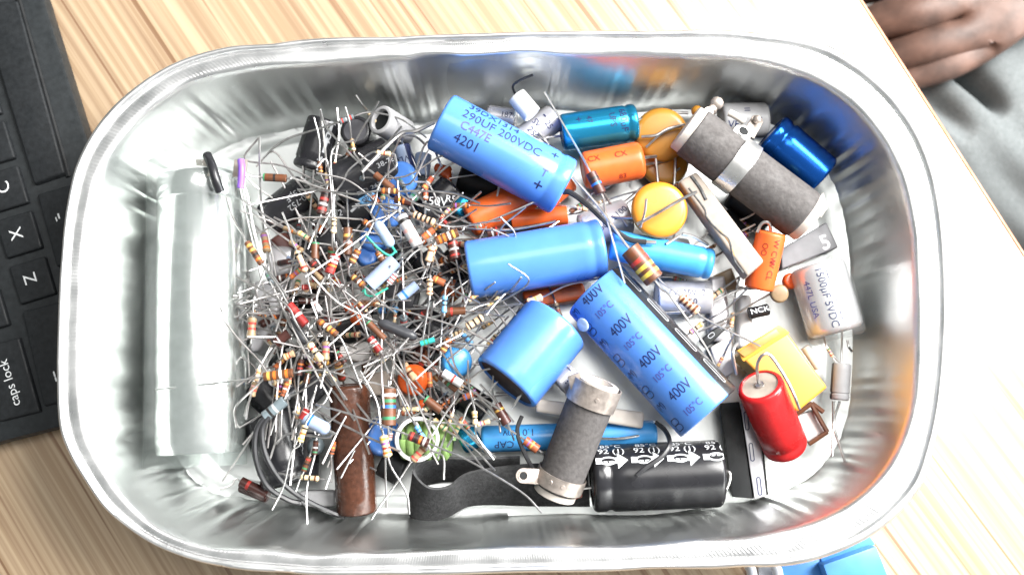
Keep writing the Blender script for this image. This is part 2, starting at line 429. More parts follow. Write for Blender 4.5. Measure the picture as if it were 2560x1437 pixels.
# ------------------------------------------------------------------ person beyond the desk edge
M('skin', (0.105, 0.058, 0.043), 0.6, var=0.45, scale=75, bump=0.9)
M('trouser_cloth', (0.105, 0.115, 0.117), 0.9, var=0.12, scale=800, bump=0.4)
def skin_figure(name, chains, mat):
    verts = []; edges = []; rad = []
    for ch in chains:
        prev = ch[0] if isinstance(ch[0], int) else None
        for it in (ch[1:] if prev is not None else ch):
            verts.append(it[0]); rad.append(it[1])
            if prev is not None: edges.append((prev, len(verts) - 1))
            prev = len(verts) - 1
    me = bpy.data.meshes.new(name); me.from_pydata(verts, edges, [])
    ob = bpy.data.objects.new(name, me); COL.objects.link(ob)
    sk = ob.modifiers.new('skin', 'SKIN')
    for k, v in enumerate(me.skin_vertices[0].data): v.radius = (rad[k], rad[k]); v.use_root = (k == 0)
    ss = ob.modifiers.new('sub', 'SUBSURF'); ss.levels = 3; ss.render_levels = 3
    bpy.context.view_layer.update()
    dg = bpy.context.evaluated_depsgraph_get(); m2 = bpy.data.meshes.new_from_object(ob.evaluated_get(dg))
    bpy.data.objects.remove(ob); m2.materials.append(MATS[mat])
    m2.polygons.foreach_set('use_smooth', [True] * len(m2.polygons))
    o2 = bpy.data.objects.new(name, m2); COL.objects.link(o2); return o2
def hp(x, y, z, r): p = P(x, y, z); return (p, S(r, p))
hand = skin_figure('person', [
    [hp(3000, -190, -0.075, 105), hp(2760, -95, -0.075, 108), hp(2600, -25, -0.072, 104), hp(2500, 15, -0.07, 92)],      # forearm, wrist, back of hand
    [3, hp(2400, 5, -0.066, 66), hp(2300, 30, -0.066, 60), hp(2180, 60, -0.078, 52), hp(2090, 95, -0.09, 42)],
    [3, hp(2425, 82, -0.068, 60), hp(2320, 116, -0.069, 50), hp(2210, 148, -0.08, 43), hp(2120, 180, -0.09, 32)],
    [3, hp(2455, 122, -0.072, 46), hp(2350, 172, -0.073, 40), hp(2260, 200, -0.08, 33), hp(2190, 220, -0.088, 25)],
    [3, hp(2395, -75, -0.07, 58), hp(2280, -60, -0.072, 50), hp(2160, -30, -0.085, 44), hp(2080, 0, -0.095, 36)],
    [2, hp(2560, -150, -0.085, 58), hp(2430, -190, -0.095, 46), hp(2330, -190, -0.105, 38)]], 'skin')
tag(hand, 'brown hand of a seated person in pale grey trousers beyond desk edge', 'person')
mb = MB(); A = P(1950, 400, -0.165); B = P(3300, 330, -0.165); d = (B - A).normalized(); R = S(345, A)
c = Vector((0, 0, 1)); c = (c - d * c.dot(d)).normalized(); up = c.cross(d); nu, nv = 260, 400; vs = []; fs = []
def groove(px, py, ax, ay, bx, by, wd):
    vx, vy = bx - ax, by - ay; t = max(0, min(1, ((px - ax) * vx + (py - ay) * vy) / (vx * vx + vy * vy)))
    dd = math.hypot(px - ax - t * vx, py - ay - t * vy); return math.exp(-(dd / wd) ** 2) * math.sin(math.pi * min(1, t * 0.9 + 0.18)) 
for i in range(nu + 1):
    for j in range(nv):
        a = 2 * math.pi * j / nv; t = i / nu
        p = A.lerp(B, t) + (c * math.cos(a) + up * math.sin(a)) * R
        x, y = unP(p) if p.z > -0.2 else (0, 0)
        g = groove(x, y, 2375, 140, 2535, 300, 20) * 0.022 + groove(x, y, 2300, 200, 2440, 365, 26) * 0.012 - groove(x, y, 2300, 230, 2420, 380, 70) * 0.004
        g += 0.0020 * math.sin(x * 0.016 + y * 0.012) + 0.0006 * math.sin(x * .05 - y * .04) + 0.0010 * math.sin(x * 0.013 - y * 0.03 + 2)
        vs.append(A.lerp(B, t) + (c * math.cos(a) + up * math.sin(a)) * (R - g))
for i in range(nu):
    for j in range(nv):
        j2 = (j + 1) % nv; fs.append((i * nv + j, i * nv + j2, (i + 1) * nv + j2, (i + 1) * nv + j))
mb.add(vs, fs, 'trouser_cloth'); mb.build('trousers', hand)

# ------------------------------------------------------------------ blue plastic block with pins, bottom right
M('blue_block', (0.07, 0.25, 0.60), 0.4, var=0.06, bump=0.04)
M('milky_plastic', (0.62, 0.64, 0.70), 0.35, var=0.05)
bx = thing('plastic_connector', 'blue plastic block with pale prongs half under the tray rim', 'plastic block', P(2100, 1420, 0))
def pr(pts, z0, z1, mat, bev=0.0008):
    mb = MB(); t = [P(x, y, z1) for x, y in pts]; mb.prism(t[::-1], [Vector((p.x, p.y, z0)) for p in t][::-1], mat, bev); return mb
pr([(2058, 1412), (2191, 1365), (2225, 1450), (2090, 1500)], 0.001, 0.016, 'blue_block').build('body', bx)
pr([(2040, 1360), (2160, 1318), (2190, 1362), (2056, 1410)], 0.001, 0.010, 'blue_block').build('ledge', bx)
pr([(1955, 1405), (2054, 1385), (2075, 1446), (1950, 1470)], 0.001, 0.009, 'blue_block').build('shoulder', bx)
for x in (1880, 1945):
    mb = MB(); mb.tube([P(x - 12, 1405, 0.010), P(x - 2, 1425, 0.010), P(x + 6, 1470, 0.010)], S(13, P(x, 1430, 0.01)), 'milky_plastic', 12); mb.build('prong', bx)
pr([(1895, 1418), (1960, 1405), (1965, 1480), (1900, 1490)], 0.001, 0.006, 'milky_plastic').build('plug', bx)

# ------------------------------------------------------------------ the foil tray
m, nt, b = node_mat('foil'); L = nt.links
tc = nt.nodes.new('ShaderNodeTexCoord'); nz = nt.nodes.new('ShaderNodeTexNoise'); nz.inputs['Scale'].default_value = 55; nz.inputs['Detail'].default_value = 6
L.new(tc.outputs['Object'], nz.inputs['Vector'])
r = nt.nodes.new('ShaderNodeMapRange'); r.inputs[1].default_value = .3; r.inputs[2].default_value = .7; r.inputs[3].default_value = .33; r.inputs[4].default_value = .46
L.new(nz.outputs['Fac'], r.inputs[0]); L.new(r.outputs[0], b.inputs['Roughness'])
b.inputs['Metallic'].default_value = 1; b.inputs['Base Color'].default_value = (0.74, 0.76, 0.75, 1)
bp = nt.nodes.new('ShaderNodeBump'); bp.inputs['Strength'].default_value = 0.10; bp.inputs['Distance'].default_value = 0.0012
n2 = nt.nodes.new('ShaderNodeTexNoise'); n2.inputs['Scale'].default_value = 130; n2.inputs['Detail'].default_value = 4; L.new(tc.outputs['Object'], n2.inputs['Vector'])
L.new(n2.outputs['Fac'], bp.inputs['Height']); L.new(bp.outputs[0], b.inputs['Normal'])
M('foil_rim', (0.88, 0.88, 0.88), 0.36, metal=1.0, var=0.06, scale=200, bump=0.15)
OUT = [(144, 950), (147, 800), (155, 650), (168, 520), (200, 395), (270, 283), (360, 203), (450, 152), (560, 119), (700, 107), (1000, 92), (1300, 81), (1600, 78), (1900, 84), (2060, 110), (2190, 190), (2285, 300), (2340, 430), (2366, 600), (2372, 780), (2360, 950), (2328, 1134), (2305, 1211), (2251, 1281), (2187, 1335), (2103, 1379), (1989, 1412), (1834, 1419), (1600, 1424), (1300, 1432), (1000, 1438), (738, 1434), (598, 1424), (475, 1397), (387, 1362), (316, 1316), (260, 1267), (211, 1197), (169, 1123), (151, 1070)]
INN = [(204, 900), (208, 740), (220, 570), (250, 440), (318, 332), (415, 242), (480, 203), (600, 172), (800, 157), (1000, 143), (1055, 137), (1180, 140), (1310, 131), (1420, 137), (1540, 132), (1700, 137), (1850, 146), (1980, 175), (2090, 226), (2180, 310), (2248, 425), (2282, 560), (2292, 700), (2296, 850), (2286, 1000), (2255, 1105), (2215, 1178), (2150, 1245), (2050, 1303), (1900, 1342), (1700, 1357), (1400, 1366), (1150, 1370), (900, 1378), (791, 1385), (668, 1374), (527, 1366), (401, 1321), (327, 1258), (281, 1198), (225, 1095), (207, 1000)]
FLO = [(425, 760), (422, 950), (430, 1080), (460, 1165), (525, 1222), (640, 1252), (800, 1272), (1050, 1284), (1400, 1284), (1750, 1270), (1940, 1235), (2060, 1160), (2115, 1050), (2132, 900), (2128, 760), (2118, 600), (2090, 475), (2020, 370), (1920, 310), (1800, 284), (1500, 284), (1100, 300), (900, 308), (720, 325), (580, 365), (490, 430), (445, 520), (430, 640)]
TC = (1220, 755); NT = 2160
def polar(pts, z):
    w0 = P(TC[0], TC[1], z); th = []; rr = []
    for (x, y) in pts:
        v = P(x, y, z) - P(TC[0], TC[1], 0); th.append(math.atan2(v.y, v.x)); rr.append(math.hypot(v.x, v.y))
    o = np.argsort(th); th = np.array(th)[o]; rr = np.array(rr)[o]; n = len(th)
    T = np.concatenate([th - 2 * np.pi, th, th + 2 * np.pi]); Rr = np.concatenate([rr] * 3)
    tt = np.linspace(-np.pi, np.pi, NT, endpoint=False)
    m_ = np.zeros_like(Rr); m_[1:-1] = (Rr[2:] - Rr[:-2]) / (T[2:] - T[:-2])
    i = np.searchsorted(T, tt, side='right') - 1; h = T[i + 1] - T[i]; s = (tt - T[i]) / h
    val = (2*s**3-3*s**2+1)*Rr[i] + (s**3-2*s**2+s)*h*m_[i] + (-2*s**3+3*s**2)*Rr[i+1] + (s**3-s**2)*h*m_[i+1]
    c0 = P(TC[0], TC[1], 0); return np.stack([c0.x + val * np.cos(tt), c0.y + val * np.sin(tt)], 1), tt
RIMZ = 0.047
F, TT = polar(FLO, 0.001); I, _ = polar(INN, RIMZ); O, _ = polar(OUT, RIMZ)
def smooth_noise(n, width, seed):
    g = np.random.default_rng(seed).normal(size=n); k = np.exp(-0.5 * (np.arange(-4 * width, 4 * width + 1) / width) ** 2)
    f = np.fft.irfft(np.fft.rfft(g) * np.fft.rfft(np.roll(np.pad(k, (0, n - len(k))), -4 * width)), n); return f / f.std()
# corner mask: where the inner outline bends most
nrm = np.stack([np.roll(I[:, 1], -1) - np.roll(I[:, 1], 1), -(np.roll(I[:, 0], -1) - np.roll(I[:, 0], 1))], 1); nrm /= np.linalg.norm(nrm, axis=1)[:, None]
ang = np.unwrap(np.arctan2(nrm[:, 1], nrm[:, 0])); arc = np.linalg.norm(np.roll(I, -1, 0) - I, axis=1)
kap = np.abs(np.roll(ang, -12) - np.roll(ang, 12)); kap[:14] = kap[14]; kap[-14:] = kap[-15]
ker = np.ones(81) / 81; kap = np.convolve(np.concatenate([kap[-40:], kap, kap[:40]]), ker, 'valid')
cm = np.clip(kap / np.percentile(kap, 88), 0, 1) ** 1.5
pleat = smooth_noise(NT, 3, 5) * 0.6 + smooth_noise(NT, 6, 9) * 0.5
broad = smooth_noise(NT, 26, 3); vbroad = smooth_noise(NT, 60, 8)
rings = []
def ring(xy, z): rings.append(np.concatenate([xy, np.broadcast_to(np.reshape(np.asarray(z, float), (-1, 1)), (NT, 1))], 1))
c0 = np.array([P(TC[0], TC[1], 0).x, P(TC[0], TC[1], 0).y])
for s in (0.02, 0.2, 0.4, 0.55, 0.7, 0.8, 0.88, 0.915, 0.93, 0.945, 0.97):
    xy = c0 + (F - c0) * s; z = 0.0012 + 0.0004 * np.sin(xy[:, 0] * 90) * np.sin(xy[:, 1] * 70 + 1) + (0.0009 if s in (0.915, 0.93) else 0)
    ring(xy, z)
walls = [(0.0, 0.0014), (0.05, .0022), (0.11, .0048), (0.18, .009), (0.27, .0135), (0.37, .0185), (0.48, .0235), (0.6, .029), (0.72, .0345), (0.83, .0395), (0.93, .0440), (1.0, .0468)]
for w_, z in walls:
    g = math.sin(math.pi * min(1, w_ * 0.95 + 0.03)) ** 0.7; gl = math.exp(-((w_ - 0.30) / 0.28) ** 2)
    offn = (pleat * (cm * 0.00085 * gl + 0.00012 * g) + broad * 0.00050 * g * (1 - 0.6 * cm) + vbroad * 0.0007 * g)
    xy = F + (I - F) * w_ + nrm * offn[:, None] * np.sign(np.sum(nrm * (I - c0), 1))[:, None]; ring(xy, z)
rib = np.where(np.arange(NT) % 3 == 0, 1.0, 0.0) * (0.4 + 0.6 * np.abs(vbroad) / 2)
NW = len(rings)
for t, z, a in [(0.05, .0473, 0), (0.12, .0476, .3), (0.25, .0477, 1), (0.42, .0477, 1), (0.55, .0476, .5), (0.615, .0474, 0), (0.64, .0462, 0), (0.665, .0464, 0), (0.70, .0482, 0), (0.78, .0492, 0), (0.88, .0492, 0), (0.96, .0482, 0), (1.0, .0465, 0), (0.985, .0450, 0), (0.9, .0443, 0), (0.6, .0450, 0), (0.3, .0455, 0)]:
    ring(I + (O - I) * t, z - rib * 0.00022 * a + broad * 0.00010)
dirn = (I - c0) / np.linalg.norm(I - c0, axis=1)[:, None]
for w_, z in walls[::-1]:
    ring(F + (I - F) * w_ + dirn * 0.0008, max(0.0006, z - 0.0007))
vs = [Vector(p) for R_ in rings for p in R_]; fs = []; ms = []
for i in range(len(rings) - 1):
    for k in range(NT):
        k2 = (k + 1) % NT; fs.append((i * NT + k, i * NT + k2, (i + 1) * NT + k2, (i + 1) * NT + k)); ms.append('foil_rim' if NW <= i + 1 <= NW + 12 else 'foil')
fs.append(tuple(range(NT))[::-1]); ms.append('foil')
last = (len(rings) - 1) * NT; fs.append(tuple(range(last, last + NT))); ms.append('foil')
mb = MB(); mb.add(vs, fs, ms)
tray = mb.build('foil_tray', origin=P(TC[0], TC[1], 0), angle=60)
tag(tray, 'large shiny aluminium foil tray with rounded corners full of electronic parts', 'tray')

# ================================================================== contents of the tray: the larger parts
def V3(x, y, z, zone='p'): return P(*q(zone, x, y), z)
def elec_prof(L, R, body, endA, endB, groove='B', rnd=0.16, lip=0.80, gpos=0.5, gd=0.06, recess=0.03):
    e = R * rnd; pr = [(R * recess, 0, endA), (R * recess, R * lip * 0.96, body), (0, R * lip, body)]
    pr += [(e * (1 - math.cos(t)), R - e + e * math.sin(t), body) if e < R * (1 - lip) else
           (e * (1 - math.cos(t)), R * lip + R * (1 - lip) * math.sin(t), body) for t in (0.35, 0.8, 1.2, 1.571)]
    mid = [(L * k / 6, R, body) for k in range(1, 6) if e < L * k / 6 < L - e]
    gs = []
    if groove in ('A', 'AB'): g = R * gpos; gs += [(g - R * .14, R, body), (g - R * .05, R * (1 - gd), body), (g + R * .05, R * (1 - gd), body), (g + R * .14, R, body)]
    if groove in ('B', 'AB'): g = L - R * gpos; gs += [(g - R * .14, R, body), (g - R * .05, R * (1 - gd), body), (g + R * .05, R * (1 - gd), body), (g + R * .14, R, body)]
    if groove: mid = [x for x in mid if all(abs(x[0] - y[0]) > R * .1 for y in gs)]
    pr += sorted(mid + gs, key=lambda x: x[0])
    pr += [(L - e * (1 - math.cos(t)), R * lip + R * (1 - lip) * math.sin(t), body) for t in (1.571, 1.2, 0.8, 0.35)]
    pr += [(L, R * lip, body), (L - R * recess, R * lip * 0.96, endB), (L - R * recess, 0, endB)]
    return pr
LANDMARK = []
def capacitor(name, label, A, B, rpx, body, endA=None, endB=None, groove='B', marks=(), matfn=None, segs=56, group=None, cat='capacitor', leads=(), **kw):
    """A, B: (x, y, z) axis ends on the photo; marks: (shape or text, along 0..1, degrees, size px, material, turn)"""
    A = P(*A); B = P(*B); mid = (A + B) / 2; R = S(rpx, mid); L = (B - A).length
    mb = MB(); mb.lathe(A, B, elec_prof(L, R, body, endA or body, endB or body, groove, **kw), segs, matfn)
    for mk in marks:
        s, u, a, sz, mt, rot = mk[:6]
        wrap(mb, A, B, R, text2d(s) if isinstance(s, str) else s, u * L, a, S(sz, mid), mt, rot, clip=(0.02 * L, 0.985 * L), sx=mk[6] if len(mk) > 6 else 1.0)
    t = thing(name, label, cat, mid, group); mb.build('body', t)
    for ld in leads:
        wire('lead', [P(*p) for p in ld[0]], ld[1], ld[2] if len(ld) > 2 else 'tin', t)
    LANDMARK.append((label, unP(mid))); return t, A, B, R

# ---- the big clear sleeve with the bright metal can inside
A = P(492, 420, .0205); B = P(488, 1166, .0205); R = S(121, A); L = (B - A).length
t = thing('sleeved_can', 'big bright metal can in a clear plastic sleeve along the left wall', 'capacitor', (A + B) / 2)
mb = MB(); r1 = R * 0.985; r0 = R * 0.955
mb.lathe(A, B, [(0, r0, 'clear_plastic'), (0, r1, 'clear_plastic'), (L, r1, 'clear_plastic'), (L, r0, 'clear_plastic'), (0.0, r0, 'clear_plastic')], 64)
mb.build('sleeve', t)
mb = MB(); A2 = P(504, 440, .0203); B2 = P(502, 1134, .0203); r2 = R * 0.87; L2 = (B2 - A2).length
pr = [(0, 0, 'can_metal'), (0, r2 * .9, 'can_metal'), (r2 * .05, r2 * .97, 'can_metal'), (r2 * .15, r2, 'can_metal'), (r2 * .62, r2, 'can_metal'), (r2 * .66, r2 * .975, 'can_metal'), (r2 * .70, r2, 'can_metal'), (L2 * .5, r2, 'can_metal'), (L2 * .96, r2, 'can_metal'), (L2, r2 * .95, 'can_metal'), (L2, 0, 'can_metal')]
mb.lathe(A2, B2, pr, 64); mb.build('can', t)
for (x0, y0, x1, y1) in ((512, 440, 505, 398), (597, 442, 602, 398)):
    mb = MB(); a, b_ = P(x0, y0, .036), P(x1, y1, .035); sd = Vector((0.0026, 0, 0))
    mb.prism([a - sd, b_ - sd, b_ + sd, a + sd][::-1], [p - Vector((0, 0, .0009)) for p in (a - sd, b_ - sd, b_ + sd, a + sd)][::-1], 'dull_metal', .0003); mb.build('terminal', t)
mb = MB(); mb.tube(spline([P(518, 388, .0375), P(530, 415, .040), P(540, 450, .040), P(551, 480, .038)]), S(12, P(530, 420, .04)), 'black_sleeve', 12); mb.build('insulating_sleeve', t)['label'] = 'black rubber insulating sleeve'
mb = MB(); mb.tube(spline([P(602, 400, .0385), P(604, 425, .039), P(601, 470, .038)]), S(9, P(600, 430, .04)), 'purple_wire', 12); mb.build('insulating_sleeve', t)['label'] = 'purple insulating sleeve'
LANDMARK.append(('the clear sleeved can', (490, 790)))

# ---- the five blue electrolytics on top of the heap
capacitor('blue_capacitor', 'blue capacitor printed 290UF 200VDC above the plain blue one', (1100, 303, .034), (1411, 469, .027), 75, 'blue_sleeve', 'blue_sleeve', 'blue_sleeve', 'B', gpos=.55, gd=.035, rnd=.12,
    marks=[('290UF 200VDC', .435, 37, 33, 'blue_print', 0), ('4201', .25, -12, 34, 'blue_print', 0), ('C447E', .27, 14, 30, 'purple_print', 0),
           ('39DX1314', .34, 62, 31, 'blue_print', 0), ('+', .82, -20, 46, 'blue_print', 0), ('+', .83, 50, 40, 'blue_print', 0), ('T', .82, 6, 26, 'purple_print', 0)],
    leads=[(((1085, 306, .033), (1040, 327, .034), (1005, 333, .034), (960, 372, .035), (905, 430, .036)), 5)])
capacitor('blue_capacitor', 'plain unprinted blue capacitor in the middle of the heap', (1170, 676, .027), (1508, 619, .027), 73, 'blue_sleeve', groove='B', gpos=.42, gd=.03, rnd=.12)
capacitor('blue_capacitor', 'long blue capacitor printed 400V with a black stripe', (1489, 724, .024), (1772, 1032, .031), 91, 'blue_sleeve', 'blue_sleeve', 'dark_bung', None, rnd=.05, lip=.9,
    matfn=lambda i, a, m: 'black_sleeve' if (44 < a < 100 and m == 'blue_sleeve') else m, segs=90,
    marks=[('400V', u, -9, 38, 'blue_print', 90, .80) for u in (.045, .295, .545, .795, 1.02)] +
          [('105°C', u, -12, 25, 'purple_print', 90, .85) for u in (.16, .41, .66, .915)] +
          [('(M)', u, -56, 26, 'blue_print', 90, .85) for u in (.04, .29, .54, .79)] +
          [(slot2d(1.3, .75, .09), u, -56, 24, 'blue_print', 90) for u in (.16, .2, .41, .45, .66, .70, .91, .95)] +
          [(slot2d(1.0, .16, .035), u, 60, 76, 'grey_print', 0) for u in (.12, .36, .60, .84)] +
          [([(math.cos(k * .4488), math.sin(k * .4488)) for k in range(14)], [tuple(range(14))], .10, -50, 18, 'grey_print', 0)][:0])
# pale blob stuck on it
t = thing('glue_blob', 'small pale blob stuck on the upper end of the 400V capacitor', 'glue blob', P(1457, 812, .036))
mb = MB(); o = P(1457, 812, .0352); nn = (CAM - o).normalized() + Vector((-.9, -.45, 0)); mb.ellip(o, nn, S(18, o), .0006, 'pale_blob'); mb.build('blob', t)
t, A, B, R = capacitor('blue_capacitor', 'short stubby blue capacitor lying askew with its pins pointing down left', (1390, 808, .0235), (1263, 960, .0285), 92, 'blue_sleeve', 'blue_sleeve', 'dark_bung', None, rnd=.10, lip=.90, recess=.06)
for (x, y, x2, y2, zz) in ((1240, 955, 1218, 988, .0275), (1300, 988, 1283, 1018, .0275)):
    mb = MB(); a, b_ = P(x, y, zz), P(x2, y2, zz - .001); sd = Vector((.0010, .0005, 0))
    mb.prism([a - sd, b_ - sd * .7, b_ + sd * .7, a + sd], [p - Vector((0, 0, .0007)) for p in (a - sd, b_ - sd * .7, b_ + sd * .7, a + sd)], 'tin_bright', .0002); mb.build('pin', t)

# ---- black capacitor with the white arrows
arrow = ([(-.5, -.1), (.18, -.1), (.18, -.27), (.5, 0), (.18, .27), (.18, .1), (-.5, .1)], [(0, 1, 5, 6), (2, 3, 4)])
mk = []
for k in range(4):
    u = .145 + .272 * k
    mk += [('85°C', u, 64, 22, 'white_print', 0, 1.15), ('92 (1)', u, 49, 25, 'white_print', 0, 1.1), (arrow, u - .005, 29, 80, 'white_print', 0),
           (oval2d(0, 0, .5, .28, .09), u - .03, 29, 42, 'white_print', 0), (oval2d(0, 0, .40, .18, .40), u - .03, 29, 42, 'black_sleeve', 0)]
wmk = []
for s in mk: wmk.append(s)
t, A, B, R = capacitor('black_capacitor', 'big black capacitor with white arrows and 85°C print at the lower wall', (1479, 1196, .0148), (1801, 1183, .0148), 83, 'black_sleeve', 'black_sleeve', 'black_sleeve', 'A', marks=wmk, gpos=.52, gd=.05, rnd=.16)
mb = MB(); mb.tube(spline([P(1800, 1178, .011), P(1822, 1180, .012), P(1824, 1200, .012), P(1816, 1222, .011)]), S(4, A), 'tin_bright'); mb.build('pin', t)

# ---- red capacitor standing with its lead bent over
A_, B_ = (1899, 961, .035), (1964, 1118, .0135)
t, A, B, R = capacitor('red_capacitor', 'glossy red capacitor with a lead bent over from its pale top', A_, B_, 57, 'red_sleeve', 'bung', 'red_sleeve', 'B', gpos=.55, gd=.05, rnd=.2, lip=.80, recess=.06,
    leads=[(((1896, 957, .034), (1893, 915, .041), (1905, 889, .044), (1925, 888, .044), (1958, 935, .042), (1982, 980, .040), (1999, 1022, .036)), 4.0)])
mb = MB(); d = (B - A).normalized(); o = A + d * R * .05; mb.lathe(o - d * .0006, o + d * .0002, [(0, 0, 'tin'), (0, S(11, o), 'tin'), (.0008, S(12, o), 'tin')], 20); mb.build('rivet', t)

# ---- grey wire-wound resistors
def ceramic_resistor(label, A, B, rpx, hole=0.5):
    A = P(*A); B = P(*B); mid = (A + B) / 2; R = S(rpx, mid); L = (B - A).length
    t = thing('ceramic_resistor', label, 'resistor', mid); mb = MB(); h = R * hole
    mb.lathe(A, B, [(L * .06, R * .96, 'cement_grey'), (L * .065, R, 'cement_grey'), (L * .3, R * 1.01, 'cement_grey'), (L * .6, R, 'cement_grey'), (L * .93, R * 1.005, 'cement_grey'), (L * .94, R * .95, 'cement_grey')], 48)
    mb.build('coating', t)
    mb = MB(); mb.lathe(A, B, [(0, h, 'ceramic_white'), (0, R * .86, 'ceramic_white'), (R * .05, R * .93, 'ceramic_white'), (L * .1, R * .94, 'ceramic_white'), (L * .9, R * .94, 'ceramic_white'), (L - R * .05, R * .93, 'ceramic_white'), (L, R * .86, 'ceramic_white'), (L, h, 'ceramic_white'), (0, h, 'ceramic_white')], 40)
    mb.build('core', t); LANDMARK.append((label, unP(mid))); return t, A, B, R, L
t, A, B, R, L = ceramic_resistor('fat grey cement resistor with a shiny metal clamp band', (1712, 316, .031), (2026, 552, .026), 66)
d = (B - A).normalized()
def band(t, A, d, R, u0, u1, mat, name='clamp_band', th=.0005):
    mb = MB(); r = R + .0004; mb.lathe(A + d * u0, A + d * u1, [(0, r, mat), (0, r + th, mat), (u1 - u0, r + th, mat), (u1 - u0, r, mat), (0, r, mat)], 48); return mb.build(name, t)
band(t, A, d, R, L * .355, L * .475, 'clamp_metal')
def lug(t, p0, p1, wpx, mat, z0, z1, hole=True, name='lug'):
    a = P(*p0, z0); b_ = P(*p1, z1); dd = (b_ - a).normalized(); sd = dd.cross(Vector((0, 0, 1))).normalized() * S(wpx, a); up = Vector((0, 0, .0005))
    n = 14; ring = [a - sd, a + sd] + [b_ + (sd * math.cos(k * math.pi / n) + dd * sd.length * math.sin(k * math.pi / n)) for k in range(n + 1)]
    mb = MB(); mb.prism(ring, [p - up * 1.6 for p in ring], mat, .0002, 1); o = mb.build(name, t)
    if hole:
        mb = MB(); r = sd.length * .52; nz = (sd.cross(dd)).normalized(); nz = nz if nz.z > 0 else -nz
        mb.lathe(b_ + nz * .00005, b_ + nz * .0006, [(0, r * 1.35, mat), (.0004, r * 1.3, mat), (.0004, r, 'black_matte'), (.0001, r * .9, 'black_matte'), (.0001, 0, 'black_matte')], 24); mb.build('eyelet', o)
lug(t, (1830, 366), (1858, 329), 24, 'clamp_metal', .0395, .036)
lug(t, (1872, 338), (1893, 300), 16, 'dull_metal', .034, .031, False, 'bent_tab')
lug(t, (1765, 300), (1772, 278), 13, 'dull_metal', .036, .036, False, 'bent_tab')
mb = MB(); mb.tube(spline([P(1860, 303, .035), P(1840, 290, .036), P(1822, 281, .036)]), S(9, P(1840, 290, .036)), 'ceramic_white', 10); mb.build('terminal_bead', t)
for (x, y, r) in ((1792, 258, 17), (1780, 275, 14), (1770, 292, 12), (1785, 300, 11), (1892, 298, 11)):
    mb = MB(); o = P(x, y, .033); mb.ellip(o, Vector((random.uniform(-.6, .6), random.uniform(-.6, .6), 1)), S(r, o), S(r * .6, o), 'dull_metal', 10, 6, 1.0); mb.build('solder_lump', t)
mb = MB(); o = P(2052, 512, .031); mb.prism([P(2035, 508, .033), P(2058, 480, .031), P(2070, 520, .029), P(2052, 545, .029)], [P(x, y, .026) for x, y in ((2035, 508), (2058, 480), (2070, 520), (2052, 545))], 'ceramic_white', .0006); mb.build('broken_chip', t)

t, A, B, R, L = ceramic_resistor('slimmer grey tubular resistor with dull metal bands at both ends', (1497, 952, .0335), (1385, 1238, .0205), 58, .66)
d = (B - A).normalized()
BND = [band(t, A, d, R, L * .02, L * .20, 'dull_metal'), band(t, A, d, R, L * .80, L * .915, 'dull_metal')]
lug(t, (1360, 1192), (1308, 1189), 19, 'dull_metal', .0265, .028)
mb = MB(); mb.prism([P(1418, 940, .0365), P(1452, 930, .0375), P(1460, 985, .0375), P(1430, 990, .036)], [P(x, y, .032) for x, y in ((1418, 940), (1452, 930), (1460, 985), (1430, 990))], 'dull_metal', .0005); mb.build('bent_tab', t)
for (u, a) in ((.11, 12), (.85, 12), (.85, -18)):
    mb = MB(); c = CAM - (A + B) / 2; c = (c - d * c.dot(d)).normalized(); upv = c.cross(d); n = c * math.cos(math.radians(a)) + upv * math.sin(math.radians(a)); o = A + d * L * u + n * (R + .0009)
    mb.lathe(o, o + n * .0003, [(0, S(6, o), 'dull_metal'), (.0003, S(5, o), 'dull_metal'), (.0003, 0, 'dull_metal')], 14); mb.build('rivet', BND[0 if u < .5 else 1])

# ---- long ceramic blocks
def block(name, label, cat, top, z, thick, mat, bevel=.0006, marks=(), group=None, zs=None):
    tp = [P(x, y, (zs[k] if zs else z)) for k, (x, y) in enumerate(top)]
    mid = sum(tp, Vector()) / len(tp); mid.z -= thick / 2; t = thing(name, label, cat, mid, group); mb = MB()
    n = (tp[1] - tp[0]).cross(tp[2] - tp[0]).normalized(); n = n if n.z > 0 else -n
    if (tp[1] - tp[0]).cross(tp[2] - tp[0]).z > 0: tp = tp[::-1]
    mb.prism(tp[::-1], [p - n * thick for p in tp][::-1], mat, bevel, 3)
    for (s, x, y, zz, dx, dy, size, mt) in marks:
        o = P(x, y, z); ux = (P(x + dx, y + dy, z) - o).normalized(); uy = n.cross(ux); hh = (tp[0] - o).dot(n)
        flat(mb, o + n * hh, ux, uy, text2d(s) if isinstance(s, str) else s, S(size, o), mt, .00015)
    mb.build('body', t); LANDMARK.append((label, unP(mid))); return t
t = block('cement_resistor', 'long beige ceramic block with a crack line, left of the fat grey resistor', 'resistor', [(1697, 452), (1742, 428), (1911, 652), (1868, 690)], .031, .0085, 'ceramic', .0012, zs=[.029, .029, .033, .033])
o_ = [(1722, 470), (1760, 520), (1768, 545), (1800, 580), (1822, 600), (1836, 650), (1858, 682)]
def onblk(x, y, dz=.0003):
    tt = ((x - 1720) * .6 + (y - 440) * .8) / 290; return P(x, y, .029 + .004 * max(0, min(1, tt)) + dz)
mb = MB(); mb.tube(spline([onblk(x, y, .0) for x, y in o_]), S(2.6, P(1800, 560, .03)), 'cement_dark'); mb.build('crack', t)
mb = MB(); mb.tube(spline([onblk(x, y, .0) for x, y in ((1728, 440), (1750, 470), (1765, 500))]), S(4.5, P(1800, 560, .03)), 'cement_dark'); mb.build('crack', t)
mb = MB(); mb.tube(spline([onblk(x, y, .0) for x, y in ((1797, 575), (1820, 600), (1836, 640))]), S(2, P(1800, 560, .03)), 'resin'); mb.build('crack', t)
